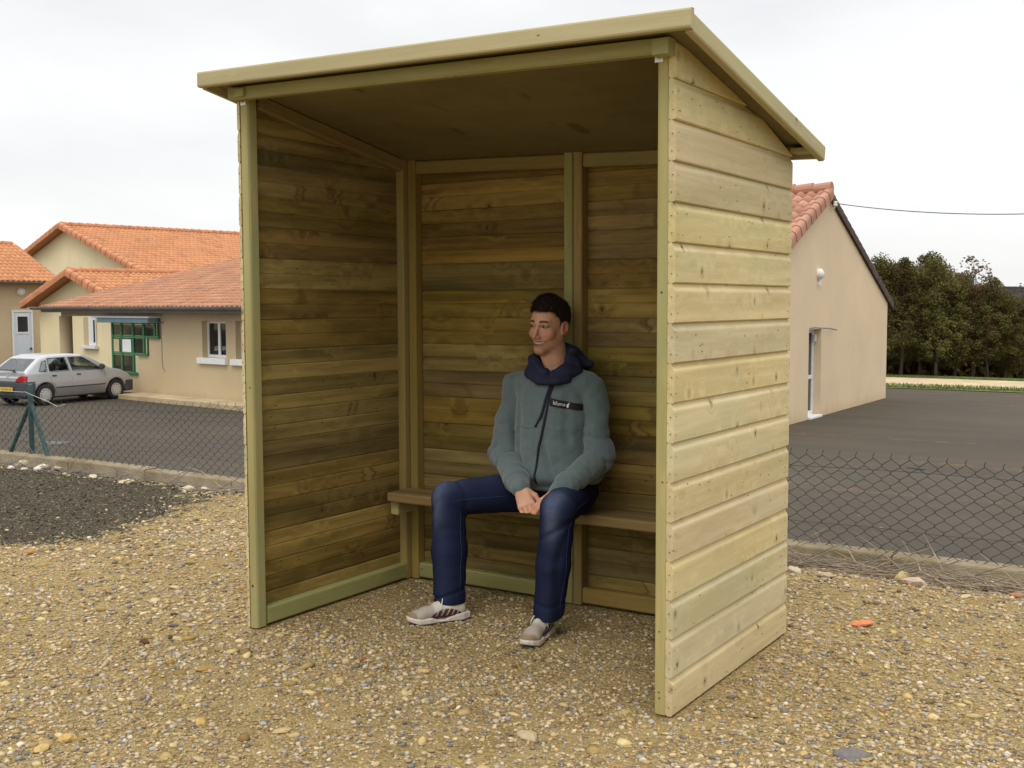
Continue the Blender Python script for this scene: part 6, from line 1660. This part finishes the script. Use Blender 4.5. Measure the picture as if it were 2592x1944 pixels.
# seams down the legs and stitched hems
sm_ = plain('denim_seam', (.030, .040, .085), .9, .2, 60, spec=.05)
def march(o, n, r0=.03, r1=.14):
    rr = np.linspace(r0, r1, 120); P = o[None]+rr[:, None]*n[None]; d = jeans_fn(P); k = np.argmax(d > 0); return P[k]
for H_, K_, A_, sg in ((HpR, KnR, AnR, -1), (HpL, KnL, AnL, 1)):
    for side_ in (sg, -sg):
        pts = []
        for a, b, t0_, t1_ in ((H_, K_, .35, .95), (K_, A_, .12, .93)):
            ax = U(b-a); lat = U(np.cross(ax, [0, 0, 1] if abs(ax[2]) < .8 else [0, 1, 0])); lat = lat*np.sign(lat[0] or 1)*side_
            lat = U(lat+np.array([0, -.25, 0.0]))
            for t_ in np.linspace(t0_, t1_, 16): pts.append(march(a+(b-a)*t_, lat)+lat*.0003)
        mb = MB(); mb.tube([tuple(p) for p in pts], .0016, 5); o = mb.build('seam', sm_, None, True); o.parent = jn
    for z_ in (.088,):
        pts = []
        for an_ in np.linspace(0, 2*math.pi, 33): n = np.array([math.cos(an_), math.sin(an_), 0]); c_ = K_+(A_-K_)*((K_[2]-z_)/(K_[2]-A_[2])); pts.append(march(c_, n)+n*.0002)
        mb = MB(); mb.tube([tuple(p) for p in pts], .0013, 5, cap=False); o = mb.build('hem_stitching', sm_, None, True); o.parent = jn

# ---- trainers
t = NT('shoe_upper'); q = t.attr('sl').outputs['Vector']; sx_, sy_, sz_ = t.sep(q)      # across, along (0 heel..1 toe), up
n1 = t.noise(t.obj(), 500, 2)
c = t.mix(t.rng(n1, .4, .6, 0, .2), (.36, .315, .26), (.26, .225, .185))
c = t.mix(t.rng(sy_, .60, .57), c, (.50, .46, .385))
wv = t.math('ADD', sz_, t.math('MULTIPLY', t.math('POWER', t.math('SUBTRACT', sy_, .38), 2.0), .45))
pan = t.math('MULTIPLY', t.math('MULTIPLY', t.rng(wv, .066, .062), t.rng(sy_, .10, .13)), t.math('MULTIPLY', t.rng(sy_, .70, .67), t.rng(t.math('ABSOLUTE', sx_), .020, .024)))
strp = t.rng(t.math('SINE', t.math('ADD', t.math('MULTIPLY', sy_, 75.0), t.math('MULTIPLY', sz_, 120.0))), .55, .8)
mar = t.mix(t.math('MULTIPLY', strp, t.rng(sz_, .028, .034)), (.085, .030, .028), (.42, .38, .33))
c = t.mix(pan, c, mar)
c = t.mix(t.math('MULTIPLY', t.rng(sy_, .86, .885), t.rng(sz_, .058, .050)), c, (.24, .165, .105))
t.set(color=c, rough=.75, spec=.25, normal=t.bump(n1, .3, .0008)); M['shoe'] = t.m
M['sole'] = plain('pale_shoe_sole', (.56, .50, .44), .6, .1, 40); M['sole_red'] = plain('maroon_shoe_sole', (.16, .045, .04), .7, .15, 40)
def shoe(hx, hy, phi, label):
    L = .300; SC = .915; f = np.array([math.sin(phi), -math.cos(phi), 0]); s = np.array([math.cos(phi), math.sin(phi), 0]); H = np.array([hx, hy, .0])
    def loc(P): q = (P-H)/SC; return np.stack([q@s, q@f, q[:, 2]], 1)
    def foot_outline(y): return np.interp(y, [0, .03, .08, .15, .20, .25, .285, .30], [.020, .034, .034, .036, .046, .045, .030, .008])
    def up_fn(P):
        Q = loc(P); x, y, z = Q[:, 0], Q[:, 1], Q[:, 2]
        d = sd_cap(Q, (0, .045, .045), (0, .10, .052), .034, .036)
        d = smin(d, sd_cap(Q, (0, .10, .055), (.004, .205, .040), .035, .034), .03); d = smin(d, sd_cap(Q, (-.012, .21, .036), (.014, .235, .032), .030, .029), .02)
        d = smin(d, sd_ell(Q, (.0, .245, .034), (.042, .048, .026)), .015)
        d = smin(d, sd_cap(Q, (0, .055, .06), (0, .072, .105), .033, .037), .02)      # ankle collar
        d = smax(d, -sd_cap(Q, (0, .065, .09), (0, .06, .15), .030, .034), .005); d = smax(d, z-.108-(.02*(y < .05)), .006)
        d = smin(d, sd_cap(Q, (0, .115, .085), (0, .165, .074), .017, .014), .012)   # tongue
        d = smax(d, .016-z, .003); return d
    c0 = H+f*.15
    V, F = surface(up_fn, c0-np.array([.2, .2, .15]), c0+np.array([.2, .2, .15])+0, .0034)
    Q = loc(V); at = np.stack([Q[:, 0], Q[:, 1]/L, Q[:, 2]], 1)
    o = attach(mesh_obj('shoe', V, F, M['shoe'], None, True, {'sl': at}), None, label)
    def sole_fn(P, lo=.006, hi=.030):
        Q = loc(P); x, y, z = Q[:, 0], Q[:, 1], Q[:, 2]
        w = foot_outline(y)+.003; d = np.maximum(np.abs(x)-w, np.maximum(-.006-y, y-.300))
        up_ = np.interp(y, [0, .05, .10, .12, .16, .19, .24, .30], [.036, .034, .022, .012, .014, .027, .026, .036]); lo_ = np.interp(y, [0, .03, .25, .30], [.004, 0, .0, .016])
        return smax(smax(d*.9, z-up_, .006), lo_-z, .004)
    V, F = surface(sole_fn, c0-np.array([.2, .2, .15]), c0+np.array([.2, .2, .05]), .0034)
    m = mesh_obj('sole', V, F, M['sole'], None, True); m.parent = o
    mb = MB()
    for i in range(5):
        y = .118+i*.017; zt_ = .100-.0068*i; 
        pts = []
        for a in np.linspace(-1, 1, 7): X = a*(.020+.001*i); pts.append(tuple(H+SC*(f*(y+.004*math.sin(a*3+i))+s*X+np.array([0, 0, zt_-.012*a*a+.001]))))
        mb.tube(pts, .0024, 6)
    p0 = H+SC*(f*.118+np.array([0, 0, .103]))
    for sg in (-1, 1): mb.tube([tuple(p0), tuple(p0+s*sg*.018+f*.012+np.array([0, 0, .004])), tuple(p0+s*sg*.034+f*.022-np.array([0, 0, .022])), tuple(p0+s*sg*.040+f*.020-np.array([0, 0, .045]))], .0020, 5)
    lc = mb.build('laces', M['offwhite'], None, True); lc.parent = o
    # sock filling the collar
    mb = MB(); mb.lathe(tuple(H+f*.062+np.array([0, 0, .06])), (0, 0, 1), [(.024, 0), (.027, .02), (.026, .045)], 20); sk = mb.build('sock', M['offwhite'], None, True); attach(sk)
shoe(.700, .612, math.radians(-36), 'right trainer, turned outwards, with maroon striped side'); shoe(1.105, .640, math.radians(9), 'left trainer pointing forwards')
